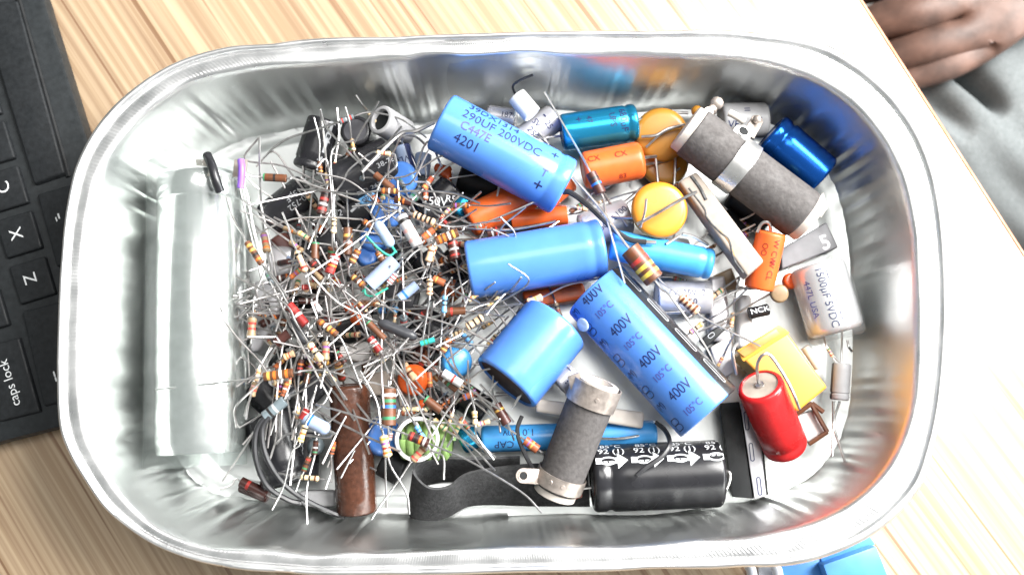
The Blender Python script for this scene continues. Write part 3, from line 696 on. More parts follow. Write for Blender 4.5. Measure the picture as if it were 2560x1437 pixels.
block('cement_resistor', 'smooth cream ceramic stick passing under the slimmer grey resistor', 'resistor', [(1340, 996), (1612, 1030), (1608, 1072), (1338, 1030)], .0205, .006, 'ceramic_white', .0015)

# ---- orange, teal and other capacitors at the top
capacitor('orange_capacitor', 'fat orange capacitor below the teal one', (1456, 428, .021), (1606, 399, .021), 47, 'orange_sleeve', groove=None, rnd=.3, lip=.7,
    marks=[('CX', .62, 30, 22, 'darkred', 0), ('CX', .18, 32, 22, 'darkred', 0), ('83', .6, -40, 20, 'darkred', 0)],
    leads=[(((1606, 394, .020), (1660, 388, .016), (1720, 380, .012)), 4), (((1607, 412, .018), (1670, 402, .014), (1715, 392, .012)), 3.5)])
capacitor('teal_capacitor', 'shiny teal capacitor with 680µF print near the upper wall', (1403, 332, .019), (1591, 305, .019), 46, 'teal_metal', 'blue_metal', 'teal_metal', 'B', gpos=.55, gd=.05, rnd=.2,
    marks=[('680µF', .80, 15, 24, 'blue_print', -90), ('UPS', .66, 20, 22, 'blue_print', -90), ('47', .36, 30, 20, 'blue_print', -90), ('+', .22, 35, 28, 'blue_print', -90)],
    leads=[(((1590, 302, .019), (1625, 290, .019), (1660, 281, .018), (1720, 282, .016)), 4)])
capacitor('metallic_blue_capacitor', 'metallic blue capacitor against the right end of the upper wall', (1922, 335, .0145), (2052, 446, .0125), 60, 'blue_metal', 'blue_metal', 'blue_metal', 'A', gpos=.5, gd=.06, rnd=.14, lip=.85)
capacitor('sky_blue_capacitor', 'sky blue capacitor with a turned over rim below the yellow disc', (1527, 611, .021), (1780, 661, .021), 39, 'sky_sleeve', groove='B', gpos=.55, gd=.06, rnd=.25, lip=.75)
capacitor('sky_blue_capacitor', 'long sky blue capacitor printed CAP under the cream ceramic stick', (1203, 1098, .013), (1640, 1083, .012), 33, 'sky_sleeve', groove=None, rnd=.3, lip=.7,
    marks=[('CAP', .13, -25, 26, 'blue_print', 180), ('1.0', .27, 25, 26, 'blue_print', 180), ('IN', .27, -25, 24, 'blue_print', 180), ('50V', .16, 25, 20, 'blue_print', 180)],
    leads=[(((1640, 1080, .013), (1560, 1095, .0196), (1500, 1096, .0200), (1440, 1092, .0200)), 3.5)])
capacitor('teal_capacitor', 'small shiny turquoise capacitor between the green coil and the long blue one', (1150, 1105, .012), (1196, 1083, .012), 33, 'teal_metal', groove=None, rnd=.3, lip=.7)
capacitor('orange_capacitor', 'narrow orange capacitor with dark red print right of the beige block', (1929, 580, .026), (1896, 722, .019), 37, 'orange_sleeve', 'orange_sleeve', 'orange_sleeve', None, rnd=.22, lip=.8, recess=.08,
    marks=[('W CW', .32, 28, 21, 'darkred', 0), ('W CL', .62, 28, 21, 'darkred', 0), ('OO', .3, -12, 20, 'darkred', 0)],
    leads=[(((1929, 585, .026), (1922, 558, .030), (1905, 558, .030), (1893, 580, .028)), 4), (((1893, 720, .018), (1868, 722, .014), (1840, 716, .013)), 4)])
capacitor('orange_capacitor', 'orange capacitor showing under the lower edge of the printed blue one', (1172, 556, .017), (1330, 478, .015), 42, 'orange_sleeve', groove=None, rnd=.25, lip=.75)
capacitor('orange_capacitor', 'orange sleeve end sticking out above the plain blue capacitor', (1278, 553, .013), (1418, 538, .013), 24, 'orange_sleeve', 'orange_sleeve', 'white_plastic', None, rnd=.1, lip=.85)
capacitor('orange_capacitor', 'small orange capacitor tip beside the plus end of the printed capacitor', (1370, 500, .014), (1428, 452, .014), 25, 'orange_sleeve', groove=None, rnd=.3, lip=.7)
capacitor('silver_capacitor', 'silver grey capacitor printed 600 ±100 left of the yellow disc', (1455, 580, .012), (1572, 538, .012), 45, 'silver_sleeve', groove=None, rnd=.2,
    marks=[('600 ±100', .62, 8, 22, 'blue_print', 20), ('5V', .5, 35, 18, 'blue_print', 20)])
capacitor('silver_capacitor', 'silver capacitor with black print behind the white roll', (1300, 356, .015), (1388, 292, .015), 36, 'silver_sleeve', groove=None, rnd=.2,
    marks=[('SV', .5, 25, 22, 'blue_print', -90), ('250', .3, 0, 22, 'blue_print', -90), ('-', .78, 30, 40, 'blue_print', -90), ('25', .7, -10, 22, 'blue_print', -90)],
    leads=[(((1330, 335, .020), (1350, 350, .021), (1362, 362, .020)), 3), (((1345, 330, .020), (1362, 348, .021), (1372, 362, .020)), 3), (((1350, 348, .018), (1378, 343, .019), (1400, 340, .018)), 3)])
capacitor('silver_capacitor', 'dim silver capacitor beside the rim of the printed blue one', (1218, 290, .012), (1290, 300, .013), 28, 'silver_sleeve', groove=None, rnd=.2, marks=[('187', .7, 20, 20, 'blue_print', 0)])
capacitor('white_roll', 'small plain white roll near the upper wall', (1291, 240, .0245), (1331, 287, .0245), 25, 'white_plastic', groove=None, rnd=.12, lip=.85, cat='component',
    leads=[(((1289, 238, .024), (1283, 214, .028), (1305, 198, .031), (1332, 187, .033)), 3.2, 'black_wire')])
capacitor('silver_capacitor', 'silver capacitor printed 5V 25V beside the black stripe of the 400V one', (1640, 745, .0125), (1776, 742, .0125), 42, 'silver_sleeve', groove=None, rnd=.15,
    marks=[('5V  25V  2', .52, 15, 21, 'blue_print', 0), ('µF  10', .5, -15, 21, 'blue_print', 0)])
capacitor('silver_capacitor', 'small silver capacitor tucked between the stubby blue one and grey tube', (1395, 965, .0185), (1437, 925, .0185), 33, 'silver_sleeve', groove=None, rnd=.25, lip=.7, marks=[('I', .8, 20, 24, 'blue_print', 0), ('..', .35, 0, 30, 'blue_print', 0)])
capacitor('grey_capacitor', 'grey capacitor with an open round end among the black ones', (950, 298, .0275), (1012, 335, .014), 37, 'grey_sleeve', 'black_matte', 'grey_sleeve', None, rnd=.12, lip=.74, recess=.35)
capacitor('silver_capacitor', 'grey capacitor with dark print behind the fat grey resistor', (1800, 302, .016), (1915, 300, .0155), 44, 'grey_sleeve', groove=None, rnd=.25,
    marks=[('VF', .2, -12, 26, 'blue_print', 0), ('-', .6, -5, 60, 'blue_print', 0), ('-', .75, 12, 50, 'blue_print', 0), ('=', .5, 35, 30, 'blue_print', 0)])
capacitor('small_capacitor', 'small grey capacitor with two long legs near the right wall', (2104, 908, .0165), (2098, 1000, .0155), 23, 'grey_sleeve', 'grey_sleeve', 'black_matte', 'B', gpos=.7, gd=.08, rnd=.22,
    matfn=lambda i, a, m: 'dark_grey' if (a > 270 and a < 306 and m == 'grey_sleeve') else m,
    leads=[(((2083, 1003, .014), (2083, 1070, .013), (2081, 1140, .016)), 3.2, 'tin_bright'), (((2099, 1003, .014), (2084, 1060, .013), (2100, 1115, .016), (2115, 1162, .020)), 3.2, 'tin_bright')])
capacitor('small_capacitor', 'thin white capacitor behind the right corner of the yellow tape box', (2012, 866, .011), (2048, 920, .011), 12, 'white_plastic', groove=None, rnd=.2,
    leads=[(((2104, 905, .012), (2104, 870, .012), (2106, 815, .014)), 2.5, 'tin'), (((2100, 905, .012), (2080, 885, .012), (2065, 862, .012)), 2.5, 'tin')])
capacitor('small_capacitor', 'small black capacitor with white letters NCK', (1872, 784, .0145), (1921, 773, .0145), 15, 'black_sleeve', groove=None, rnd=.2, marks=[('NCK', .5, 10, 19, 'white_print', 0, 1.2)])

# ---- discs
def disc(label, c, rpx, th, mat, tilt=(0, 0, 1), leads=(), name='disc_capacitor', group=None, pw=.24):
    o = P(*c); t = thing(name, label, 'capacitor', o, group); mb = MB(); mb.ellip(o, Vector(tilt), S(rpx, o), th, mat, 40, 12, pw); mb.build('body', t)
    for ld in leads: wire('lead', [P(*p) for p in ld[0]], ld[1], ld[2] if len(ld) > 2 else 'tin', t)
    LANDMARK.append((label, unP(o))); return t
disc('bright yellow disc with a lead crossing its face', (1648, 525, .027), 71, .0026, 'yellow_dip', (.04, -.10, 1),
    [(((1592, 560, .0325), (1640, 535, .0345), (1700, 500, .0355), (1742, 479, .036)), 4.2), (((1616, 497, .037), (1612, 530, .035), (1601, 568, .032)), 3), (((1706, 584, .026), (1735, 592, .025), (1770, 612, .023)), 4), (((1700, 588, .026), (1665, 610, .027)), 3.5)])
disc('mustard brown disc standing behind the fat grey resistor', (1652, 338, .0165), 68, .0035, 'ochre_dip', (-.05, -.18, 1),
    [(((1604, 342, .021), (1640, 338, .0225), (1670, 322, .023), (1705, 314, .023)), 4, 'tin'), (((1615, 368, .021), (1660, 330, .0235), (1712, 310, .024)), 3, 'tin')])
disc('mustard disc lower down beneath the pale leads beside the beige block', (1660, 405, .011), 62, .0032, 'ochre_dip', (0, 0, 1), [(((1636, 372, .016), (1641, 410, .017), (1646, 470, .018)), 3.5), (((1686, 375, .016), (1688, 410, .016), (1686, 460, .016)), 3.5)])
disc('orange bead between the fat grey resistor and the metallic blue capacitor', (1969, 449, .022), 17, .0024, 'ochre_dip', (0, 0, 1), pw=1.0)
disc('orange bead by the terminal of the fat grey resistor', (1742, 277, .022), 14, .002, 'ochre_dip', (0, 0, 1), pw=1.0)
disc('small brown disc below the narrow orange capacitor', (1948, 734, .019), 23, .0016, 'olive', (-.1, -.1, 1),
    [(((1925, 735, .018), (1880, 760, .017), (1830, 790, .016), (1745, 830, .015)), 3), (((1926, 722, .018), (1870, 718, .017), (1800, 745, .016), (1710, 800, .015)), 3)])
disc('small orange red disc tucked beside the brown disc', (1975, 703, .014), 20, .0018, 'orange_dip', (.2, 0, 1))

# ---- grey box, clear sleeved capacitor, yellow tape box
block('relay_box', 'flat grey plastic box with a pale printed mark under the fat grey resistor', 'component', [(1952, 622), (2066, 555), (2096, 618), (1955, 672)], .0135, .012, 'grey_plastic', .0006,
      marks=[([(-1, -.8), (1, -.8), (1, .8), (-1, .8)], [(0, 1, 2, 3)], ) [:0] or ('5', 2063, 607, 0, .94, -.34, 52, 'silver_sleeve')])
A_, B_ = (2040, 662, .0165), (2092, 832, .0165)
t, A, B, R = capacitor('clear_wrapped_capacitor', 'silver capacitor in loose clear film with print near the right wall', A_, B_, 68, 'film_silver', 'film_silver', 'film_silver', None, rnd=.25, lip=.75,
    marks=[('1500µF 5VDC', .5, 2, 26, 'blue_print', 0), ('5730/86', .62, 24, 25, 'blue_print', 0), ('447L USA', .48, -30, 23, 'purple_print', 0), (slot2d(1.0, .6, .07), .2, 24, 34, 'blue_print', 0)])
mb = MB(); a0 = A - (B - A) * .08; b0 = B + (B - A) * .09; Lf = (b0 - a0).length
mb.lathe(a0, b0, [(0, R * .9, 'clear_film'), (Lf * .04, R * 1.03, 'clear_film'), (Lf * .3, R * 1.05, 'clear_film'), (Lf * .7, R * 1.05, 'clear_film'), (Lf * .96, R * 1.04, 'clear_film'), (Lf, R * .9, 'clear_film')], 40)
for v in mb.v: v += Vector((math.sin(v.y * 420), math.cos(v.x * 380), 0)) * .0004
mb.build('film_wrap', t)
wire('lead', [P(2118, 850, .010), P(2122, 868, .010), P(2130, 878, .012)], 3, 'tin', t)
yb = block('tape_wrapped_capacitor', 'yellow tape wrapped box capacitor behind the red one', 'capacitor', [(1846, 886), (1962, 822), (2070, 968), (1994, 1030)], .026, .014, 'yellow_tape', .0012)
mb = MB(); mb.prism([P(1842, 876, .0285), P(1948, 812, .0285), P(1975, 832, .0272), P(1858, 905, .0272)][::-1], [P(x, y, .0255) for x, y in ((1842, 876), (1948, 812), (1975, 832), (1858, 905))][::-1], 'yellow_tape', .0006)
mb.build('tape_flap', yb)
mb = MB(); mb.prism([P(1845, 880, .0290), P(1940, 822, .0290), P(1950, 836, .0286), P(1862, 893, .0286)][::-1], [P(x, y, .0270) for x, y in ((1845, 880), (1940, 822), (1950, 836), (1862, 893))][::-1], 'resin', .0004)
mb.build('resin_end', yb)
wire('lead', [P(1846, 858, .030), P(1834, 870, .030), P(1832, 890, .030), P(1841, 935, .026)], 4.5, 'tin_bright', yb)
block('paper_capacitor', 'cream square with dark brown edge peeking out below the red capacitor', 'capacitor', [(1990, 1040), (2045, 1022), (2066, 1078), (2020, 1108)], .010, .008, 'white_card', .0006)
for (p0, p1) in (((1992, 1035), (2030, 1008)), ((2028, 1010), (2068, 1080)), ((2068, 1080), (2022, 1110)), ((2030, 1008), (2058, 1030))):
    wire('lead', [P(*p0, .0125), P(*p1, .0125)], 6, 'brown', THINGS[-1])
# ---- black strip with slotted pale face
sb = thing('slotted_strip', 'black strip with a pale slotted face between black and red capacitors', 'strip', P(1860, 1130, .008))
mb = MB(); mb.prism([P(1800, 1008, .0125), P(1848, 1004, .0125), P(1884, 1246, .0125), P(1830, 1242, .0125)][::-1], [P(x, y, .0015) for x, y in ((1800, 1008), (1848, 1004), (1884, 1246), (1830, 1242))][::-1], 'black_matte', .0006); mb.build('body', sb)
mb = MB(); q4 = ((1851, 1010), (1890, 1010), (1917, 1240), (1886, 1247)); mb.prism([P(x, y, .0135) for x, y in q4][::-1], [P(x, y, .0020) for x, y in q4][::-1], 'silver_sleeve', .0005)
for (x, y, ln) in ((1879, 1130, 46), (1898, 1215, 46), (1866, 1052, 46)):
    o = P(x, y, .0135); ux = (P(x + 3, y + 26, .0135) - o).normalized(); flat(mb, o, ux, Vector((-ux.y, ux.x, 0)), slot2d(1.0, .24, .05), S(ln, o), 'blue_print')
mb.build('face', sb)
mb = MB(); q4 = ((1892, 1012), (1897, 1012), (1921, 1236), (1917, 1238)); mb.prism([P(x, y, .0138) for x, y in q4][::-1], [P(x, y, .0020) for x, y in q4][::-1], 'black_matte', .0002); mb.build('rim', sb)
# small black angular parts
block('transistor', 'small black moulded part beside the 400V black stripe', 'component', [(1753, 848), (1795, 815), (1812, 826), (1768, 868)], .0165, .006, 'black_matte', .0006, marks=[(slot2d(1.2, .7, .1), 1778, 838, 0, .8, -.6, 16, 'grey_print')])
LEG = THINGS[-1]
for x, y in ((1800, 812), (1812, 820)): wire('lead', [P(x - 4, y + 4, .0150), P(x + 12, y - 6, .0150)], 4, 'tin', LEG)
# pale cards and boxes at the floor
block('white_film_capacitor', 'white sleeve standing between the silver capacitor and the NCK part', 'capacitor', [(1850, 735), (1880, 735), (1888, 870), (1846, 870)], .0095, .008, 'white_plastic', .002)
block('white_film_capacitor', 'dull white sleeve left of the NCK part and right of 25V print', 'capacitor', [(1772, 690), (1815, 685), (1832, 860), (1775, 850)], .009, .0075, 'silver_sleeve', .002)
block('film_box', 'pale lilac box on the floor under the black moulded part', 'capacitor', [(1775, 868), (1822, 842), (1838, 930), (1800, 950)], .010, .008, 'white_card', .001)
block('film_box', 'pale lilac box top showing below the yellow disc', 'capacitor', [(1665, 592), (1722, 596), (1735, 640), (1660, 640)], .013, .008, 'grey_sleeve', .001)
block('film_box', 'brownish box edge between the sky blue capacitor and beige block', 'capacitor', [(1780, 690), (1830, 668), (1850, 720), (1790, 730)], .0085, .006, 'olive', .001)

# ---- left part under the tangle
capacitor('black_capacitor', 'tall black capacitor with a white arrow stripe at the upper left of the heap', (812, 300, .019), (772, 425, .0165), 42, 'black_sleeve', 'black_sleeve', 'tin', 'B', rnd=.2,
    marks=[(arrow, .12, 28, 40, 'grey_print', 180), (arrow, .48, 28, 40, 'grey_print', 180), (arrow, .85, 28, 40, 'grey_print', 180), (oval2d(0, 0, .5, .3, .12), .3, 28, 26, 'grey_print', 0)])
capacitor('black_capacitor', 'leaning black capacitor printed 15µF nearest the clear sleeve', (772, 472, .016), (668, 552, .013), 44, 'black_sleeve', groove=None, rnd=.22, marks=[('15µF', .24, -15, 22, 'grey_print', 0), ('100-752', .2, 12, 22, 'grey_print', 0)])
capacitor('black_capacitor', 'fat black capacitor with rows of pale digits left of the blue discs', (838, 468, .018), (985, 398, .018), 62, 'black_sleeve', groove=None, rnd=.15, marks=[('DD 2628-1', .55, -38, 17, 'grey_print', 0, 1.2), ('38-76', .86, 2, 17, 'grey_print', 0, 1.2)])
capacitor('black_capacitor', 'black capacitor seen end on beside the open grey one', (888, 325, .0235), (905, 350, .010), 38, 'black_sleeve', 'dark_grey', 'black_sleeve', None, rnd=.2, lip=.78, recess=.06, marks=[('52', .12, 60, 20, 'grey_print', 90)])
capacitor('black_capacitor', 'black capacitor printed 50V under the lead bundle', (1060, 545, .0135), (1135, 468, .0135), 42, 'black_sleeve', groove=None, rnd=.2, marks=[('50V', .45, 5, 30, 'white_print', -50), ('R5', .7, -20, 24, 'white_print', -50), ('C', .2, 15, 24, 'white_print', -50)])
capacitor('black_capacitor', 'black capacitor with a small white minus arrow below the fat black one', (850, 540, .0145), (925, 520, .0145), 40, 'black_sleeve', groove=None, rnd=.2, marks=[(arrow, .6, 15, 30, 'grey_print', 30), ('2', .1, 10, 22, 'grey_print', 0)])
capacitor('black_capacitor', 'dark capacitor on the floor at the heart of the lead tangle', (850, 610, .0125), (760, 650, .0125), 48, 'black_sleeve', groove=None, rnd=.2)
capacitor('black_capacitor', 'dark capacitor at the floor right of the light blue resistors', (1060, 640, .013), (1120, 720, .013), 45, 'black_sleeve', groove=None, rnd=.2, marks=[('MF', .5, 5, 26, 'grey_print', -60)])
capacitor('black_capacitor', 'dark capacitor crossing the floor below the orange dipped pair', (800, 830, .012), (930, 800, .012), 44, 'black_sleeve', groove=None, rnd=.2)
capacitor('black_capacitor', 'dark capacitor on the floor left of the short stubby blue one', (1030, 800, .0125), (1130, 850, .0125), 46, 'black_sleeve', groove=None, rnd=.2)
capacitor('black_capacitor', 'dark capacitor on the floor under the brown and orange banded resistors', (700, 885, .012), (760, 950, .012), 42, 'black_matte', groove=None, rnd=.2)
capacitor('black_capacitor', 'dark capacitor on the floor between the clear sleeve and brown tube', (640, 960, .0125), (700, 1020, .0125), 44, 'black_sleeve', groove=None, rnd=.2)
capacitor('black_capacitor', 'large black capacitor at lower left behind the pair of black wires', (672, 1035, .0145), (722, 1210, .0145), 66, 'black_sleeve', groove='B', rnd=.2, gpos=.5)
capacitor('black_capacitor', 'black capacitor with pale chain print left of the brown tube', (768, 1080, .0135), (762, 1200, .0135), 34, 'black_sleeve', groove=None, rnd=.2, marks=[(oval2d(0, 0, .5, .3, .14), .1 + .12 * k, -20, 15, 'grey_print', 0) for k in range(6)])
disc('dark green drop shaped part left of the brown tube', (790, 1115, .018), 22, .003, 'steel', (0, 0, 1), name='tantalum_capacitor', pw=.8)
capacitor('black_capacitor', 'black capacitor lying at the floor below the green coil and blue disc', (955, 1150, .012), (1010, 1180, .012), 38, 'black_matte', groove=None, rnd=.2)
capacitor('blue_small_capacitor', 'small pale blue capacitor with a dark blue side stripe', (1003, 365, .017), (1022, 425, .016), 23, 'lightblue', groove=None, rnd=.2, matfn=lambda i, a, m: 'blue_print' if 20 < a < 75 else m, marks=[('VL0', .6, -20, 24, 'blue_print', -90)],
    leads=[(((1005, 362, .019), (1006, 345, .024), (1015, 338, .024), (1040, 342, .020), (1065, 362, .015)), 3.2), (((1026, 428, .016), (1045, 470, .016)), 3)])
capacitor('blue_small_capacitor', 'small blue grey capacitor with fine print beside the printed blue one', (1060, 385, .014), (1052, 440, .014), 21, 'lightblue', groove=None, rnd=.2, marks=[('VL0', .5, 5, 18, 'blue_print', -90)])
capacitor('blue_small_capacitor', 'pale turquoise capacitor end in front of the fat black one', (905, 515, .018), (928, 480, .018), 22, 'skyblue', groove=None, rnd=.2, marks=[('06', .4, 5, 18, 'blue_print', 0)])
capacitor('teal_capacitor', 'glossy dark teal capacitor between the black and orange ones', (1140, 540, .0125), (1165, 500, .0125), 34, 'teal_metal', groove=None, rnd=.2)
block('film_box', 'red orange block beside the lower left end of the printed blue capacitor', 'capacitor', [(1090, 405), (1130, 415), (1125, 455), (1082, 420)], .016, .008, 'orange_dip', .0012)
block('film_box', 'orange block under the plain blue capacitor with a pink resistor on it', 'capacitor', [(1304, 728), (1458, 705), (1470, 745), (1318, 770)], .0135, .010, 'orange_sleeve', .0015)
disc('upper blue disc with a folded face among the crossing leads', (1002, 448, .0215), 45, .0027, 'blue_sleeve', (-.35, -.15, 1))
disc('blue disc under the light blue resistor', (968, 530, .018), 42, .0027, 'blue_sleeve', (.25, 0, 1))
disc('blue disc half hidden left of the green coil', (955, 1090, .016), 50, .0035, 'blue_sleeve', (.8, -.1, 1))
disc('dark blue disc under the looped green lead', (935, 600, .0165), 36, .0035, 'blue_sleeve', (0, .2, 1))
disc('blue disc in the middle of the tangle left of the light blue resistor', (918, 645, .0165), 26, .0030, 'blue_sleeve', (.2, .2, 1))
disc('blue disc below the striped resistors left of the stubby capacitor', (1140, 905, .0185), 40, .0035, 'sky_sleeve', (.3, 0, 1))
disc('small blue disc at the left foot of the tangle', (655, 965, .0145), 22, .0028, 'blue_sleeve', (.2, 0, 1))
disc('orange dipped disc at the centre of the tangle', (893, 795, .0225), 18, .0034, 'orange_dip', (.2, -.2, 1), pw=.9)
disc('second orange dipped disc touching the first at the centre of the tangle', (876, 771, .022), 15, .003, 'orange_dip', (-.3, .2, 1), pw=.9)
disc('large orange disc between the brown tube and the stubby capacitor', (1033, 950, .019), 40, .0032, 'orange_dip', (-.35, -.2, 1))
disc('small red disc under the short striped resistor near the green coil', (1055, 1013, .018), 14, .0022, 'orange_dip', (0, 0, 1), pw=.9)
block('film_box', 'white block leaning among leads right of the clear sleeve', 'capacitor', [(728, 690), (752, 678), (775, 690), (766, 738), (720, 735)], .0185, .008, 'white_card', .0012)
block('film_box', 'cream block in the middle of the lower tangle', 'capacitor', [(848, 866), (905, 852), (990, 872), (900, 905), (846, 895)], .0185, .009, 'white_card', .0012)
block('film_box', 'cream tall block under the brown and orange banded resistor', 'capacitor', [(690, 872), (735, 868), (722, 940), (708, 972), (664, 968)], .018, .009, 'white_card', .0012)
block('film_box', 'cream block edge right of the tall brown banded resistor', 'capacitor', [(992, 985), (1025, 972), (1034, 1000), (1000, 1025)], .016, .008, 'ceramic', .0012)
block('film_box', 'tan block behind the top of the tall brown banded resistor', 'capacitor', [(905, 938), (965, 925), (1020, 950), (990, 985), (930, 990)], .015, .009, 'ceramic', .0012)
block('clear_box', 'dull silver box beside the clear sleeve in the middle left', 'capacitor', [(636, 700), (715, 702), (690, 800), (645, 880), (620, 880)], .0165, .012, 'silver_sleeve', .003)
block('clear_box', 'pale silver box above the dull silver one', 'capacitor', [(665, 610), (735, 615), (730, 690), (660, 690)], .0155, .012, 'silver_sleeve', .003)
capacitor('glass_tube', 'short clear glass tube close against the sleeved can', (600, 708, .0165), (600, 870, .0165), 17, 'can_metal', groove=None, rnd=.1, cat='component')
t, A, B, R = capacitor('brown_resistor_tube', 'tall glossy brown enamel tube at the lower wall', (872, 962, .0215), (893, 1283, .0145), 50, 'brown_enamel', groove=None, rnd=.18, lip=.8, cat='resistor')
block('film_box', 'flat grey box at the lower wall left of the brown tube', 'capacitor', [(748, 1228), (838, 1226), (836, 1268), (760, 1268), (740, 1250)], .012, .009, 'grey_sleeve', .0015)
capacitor('dark_inductor', 'dark striped capsule lying at the lower left wall', (602, 1212, .011), (672, 1240, .011), 18, 'darkbrown', groove=None, rnd=.3, cat='component', marks=[(slot2d(1, .25, .12), .75, 20, 14, 'band_red', 90)])
capacitor('orange_capacitor', 'red capacitor end on the floor behind the slimmer grey tube', (1400, 1232, .010), (1452, 1222, .010), 22, 'orange_dip', groove=None, rnd=.2, leads=[(((1450, 1222, .011), (1478, 1218, .012)), 4)])

# ---- dark capacitors added deep in the heap to darken its gaps
capacitor('black_capacitor', 'added dim brown capacitor on the floor between the clear sleeve and the upper black ones', (690, 600, .0085), (735, 660, .0085), 34, 'darkbrown', groove=None, rnd=.2)
capacitor('black_capacitor', 'added black capacitor on the floor below the upper blue discs', (985, 600, .0085), (1030, 660, .0085), 40, 'black_sleeve', groove=None, rnd=.2)
capacitor('black_capacitor', 'added dark grey capacitor lying under the charcoal capsule resistor', (960, 735, .0085), (1040, 760, .0085), 38, 'dark_grey', groove=None, rnd=.2)
capacitor('black_capacitor', 'added black capacitor on the floor left of the cream middle block', (790, 905, .0085), (830, 850, .0085), 36, 'black_sleeve', groove=None, rnd=.2)
capacitor('black_capacitor', 'added dark capacitor on the floor right of the cream middle block', (1000, 880, .0085), (1080, 905, .0085), 38, 'black_matte', groove=None, rnd=.2)
capacitor('black_capacitor', 'added dark grey capacitor on the floor between the brown tube and clear sleeve', (760, 990, .0085), (810, 940, .0085), 34, 'dark_grey', groove=None, rnd=.2)
capacitor('black_capacitor', 'added dark capacitor beneath the left edge of the plain blue one', (1135, 620, .0085), (1180, 690, .0085), 40, 'black_matte', groove=None, rnd=.2)
capacitor('black_capacitor', 'added black capacitor on the floor under the red and white banded resistor', (735, 730, .0085), (800, 760, .0085), 34, 'black_matte', groove=None, rnd=.2)
capacitor('black_capacitor', 'added dark capacitor at the floor below the large orange disc', (1060, 1000, .0085), (1130, 1040, .0085), 40, 'black_matte', groove=None, rnd=.2)
capacitor('black_capacitor', 'added black capacitor on the floor right of the green coil top', (1150, 985, .0085), (1215, 1030, .0085), 36, 'black_sleeve', groove=None, rnd=.2)
capacitor('black_capacitor', 'added black capacitor on the floor under the blue printed one', (1150, 440, .0085), (1250, 470, .0085), 40, 'black_matte', groove=None, rnd=.2)
capacitor('black_capacitor', 'added black capacitor on the floor under the fat grey resistor', (1830, 480, .0085), (1930, 545, .0085), 44, 'black_matte', groove=None, rnd=.2)
capacitor('black_capacitor', 'added dark capacitor on the floor right of the beige block', (1850, 600, .0085), (1800, 540, .0085), 34, 'black_matte', groove=None, rnd=.2)

# ---- green coil with white ring
gc = thing('toroid_coil', 'green enamelled coil inside a white plastic ring above the webbing', 'coil', P(1065, 1090, .016))
mb = MB(); A = P(1008, 1098, .017); B = P(1130, 1102, .017); R = S(47, A)
for k in range(6): # turns of thick enamelled wire
    a = A.lerp(B, (k + .1) / 6); d = (B - A).normalized(); x = Vector((0, 0, 1)); y = d.cross(x); rr = R * (.80 + .12 * math.sin(math.pi * (k + 1) / 7))
    mb.tube([a + (x * math.cos(u * math.pi / 18) + y * math.sin(u * math.pi / 18)) * rr + d * (u / 36 * (B - A).length / 6) for u in range(37)], S(11, a), 'green_enamel', 10)
mb.lathe(A, B, [(0, 0, 'green_enamel'), (0, R * .80, 'green_enamel'), ((B - A).length, R * .80, 'green_enamel'), ((B - A).length, 0, 'green_enamel')], 30)
mb.build('winding', gc)
mb = MB(); c = P(1042, 1097, .0262); n = Vector((.30, -.12, 1)).normalized(); R = S(56, c)
mb.lathe(c - n * .0016, c + n * .0016, [(0, R * .84, 'white_plastic'), (0, R, 'white_plastic'), (.0032, R * 1.0, 'white_plastic'), (.0032, R * .84, 'white_plastic'), (0, R * .84, 'white_plastic')], 60); mb.build('ring', gc)

# ---- folded webbing strap
ws = thing('webbing_strap', 'black ribbed webbing strap folded into a loop at the lower wall', 'strap', P(1180, 1230, .01))
def ribbon(path, w0, mat, th=.0011):
    """path: (point on the near edge, point on the far edge) pairs"""
    mb = MB(); n = len(path); vs = []; fs = []; NS = 22
    for i, (a, b_) in enumerate(path):
        tg = (path[min(i + 1, n - 1)][0] - path[max(i - 1, 0)][0]).normalized(); nn = tg.cross(b_ - a).normalized()
        for s in (0, 1):
            for k in range(NS + 1):
                rr = (0.00016 if k % 2 else 0) if 0 < k < NS else 0
                vs.append(a.lerp(b_, k / NS) + nn * ((th / 2 + rr) if s == 0 else -(th / 2 + rr)))
    W = 2 * (NS + 1)
    for i in range(n - 1):
        for k in range(NS):
            fs.append((i * W + k, i * W + k + 1, (i + 1) * W + k + 1, (i + 1) * W + k))
            o = NS + 1; fs.append((i * W + o + k + 1, i * W + o + k, (i + 1) * W + o + k, (i + 1) * W + o + k + 1))
        fs.append((i * W, (i + 1) * W, (i + 1) * W + NS + 1, i * W + NS + 1)); fs.append((i * W + NS, i * W + 2 * NS + 1, (i + 1) * W + 2 * NS + 1, (i + 1) * W + NS))
    fs.append(tuple(range(NS + 1)) + tuple(range(2 * NS + 1, NS, -1))); e = (n - 1) * W; fs.append(tuple(e + k for k in list(range(NS + 1))[::-1]) + tuple(e + k for k in range(NS + 1, 2 * NS + 2)))
    mb.add(vs, fs, mat); return mb
def RB(pairs, n=6):
    a = spline([P(*p[0]) for p in pairs], n); b_ = spline([P(*p[1]) for p in pairs], n); return list(zip(a, b_))
ribbon(RB([((1475, 1265, .004), (1468, 1165, .0125)), ((1340, 1264, .004), (1335, 1160, .0150)), ((1185, 1262, .004), (1178, 1180, .018)), ((1120, 1290, .004), (1122, 1216, .0205)), ((1070, 1306, .0035), (1072, 1218, .022)),
               ((1035, 1302, .003), (1040, 1190, .022)), ((1022, 1265, .003), (1038, 1168, .0215)), ((1035, 1225, .003), (1065, 1152, .0205)), ((1090, 1205, .003), (1120, 1144, .0195)), ((1180, 1200, .003), (1185, 1146, .019)), ((1300, 1200, .003), (1300, 1142, .0165))]), 0, 'webbing').build('strap', ws)

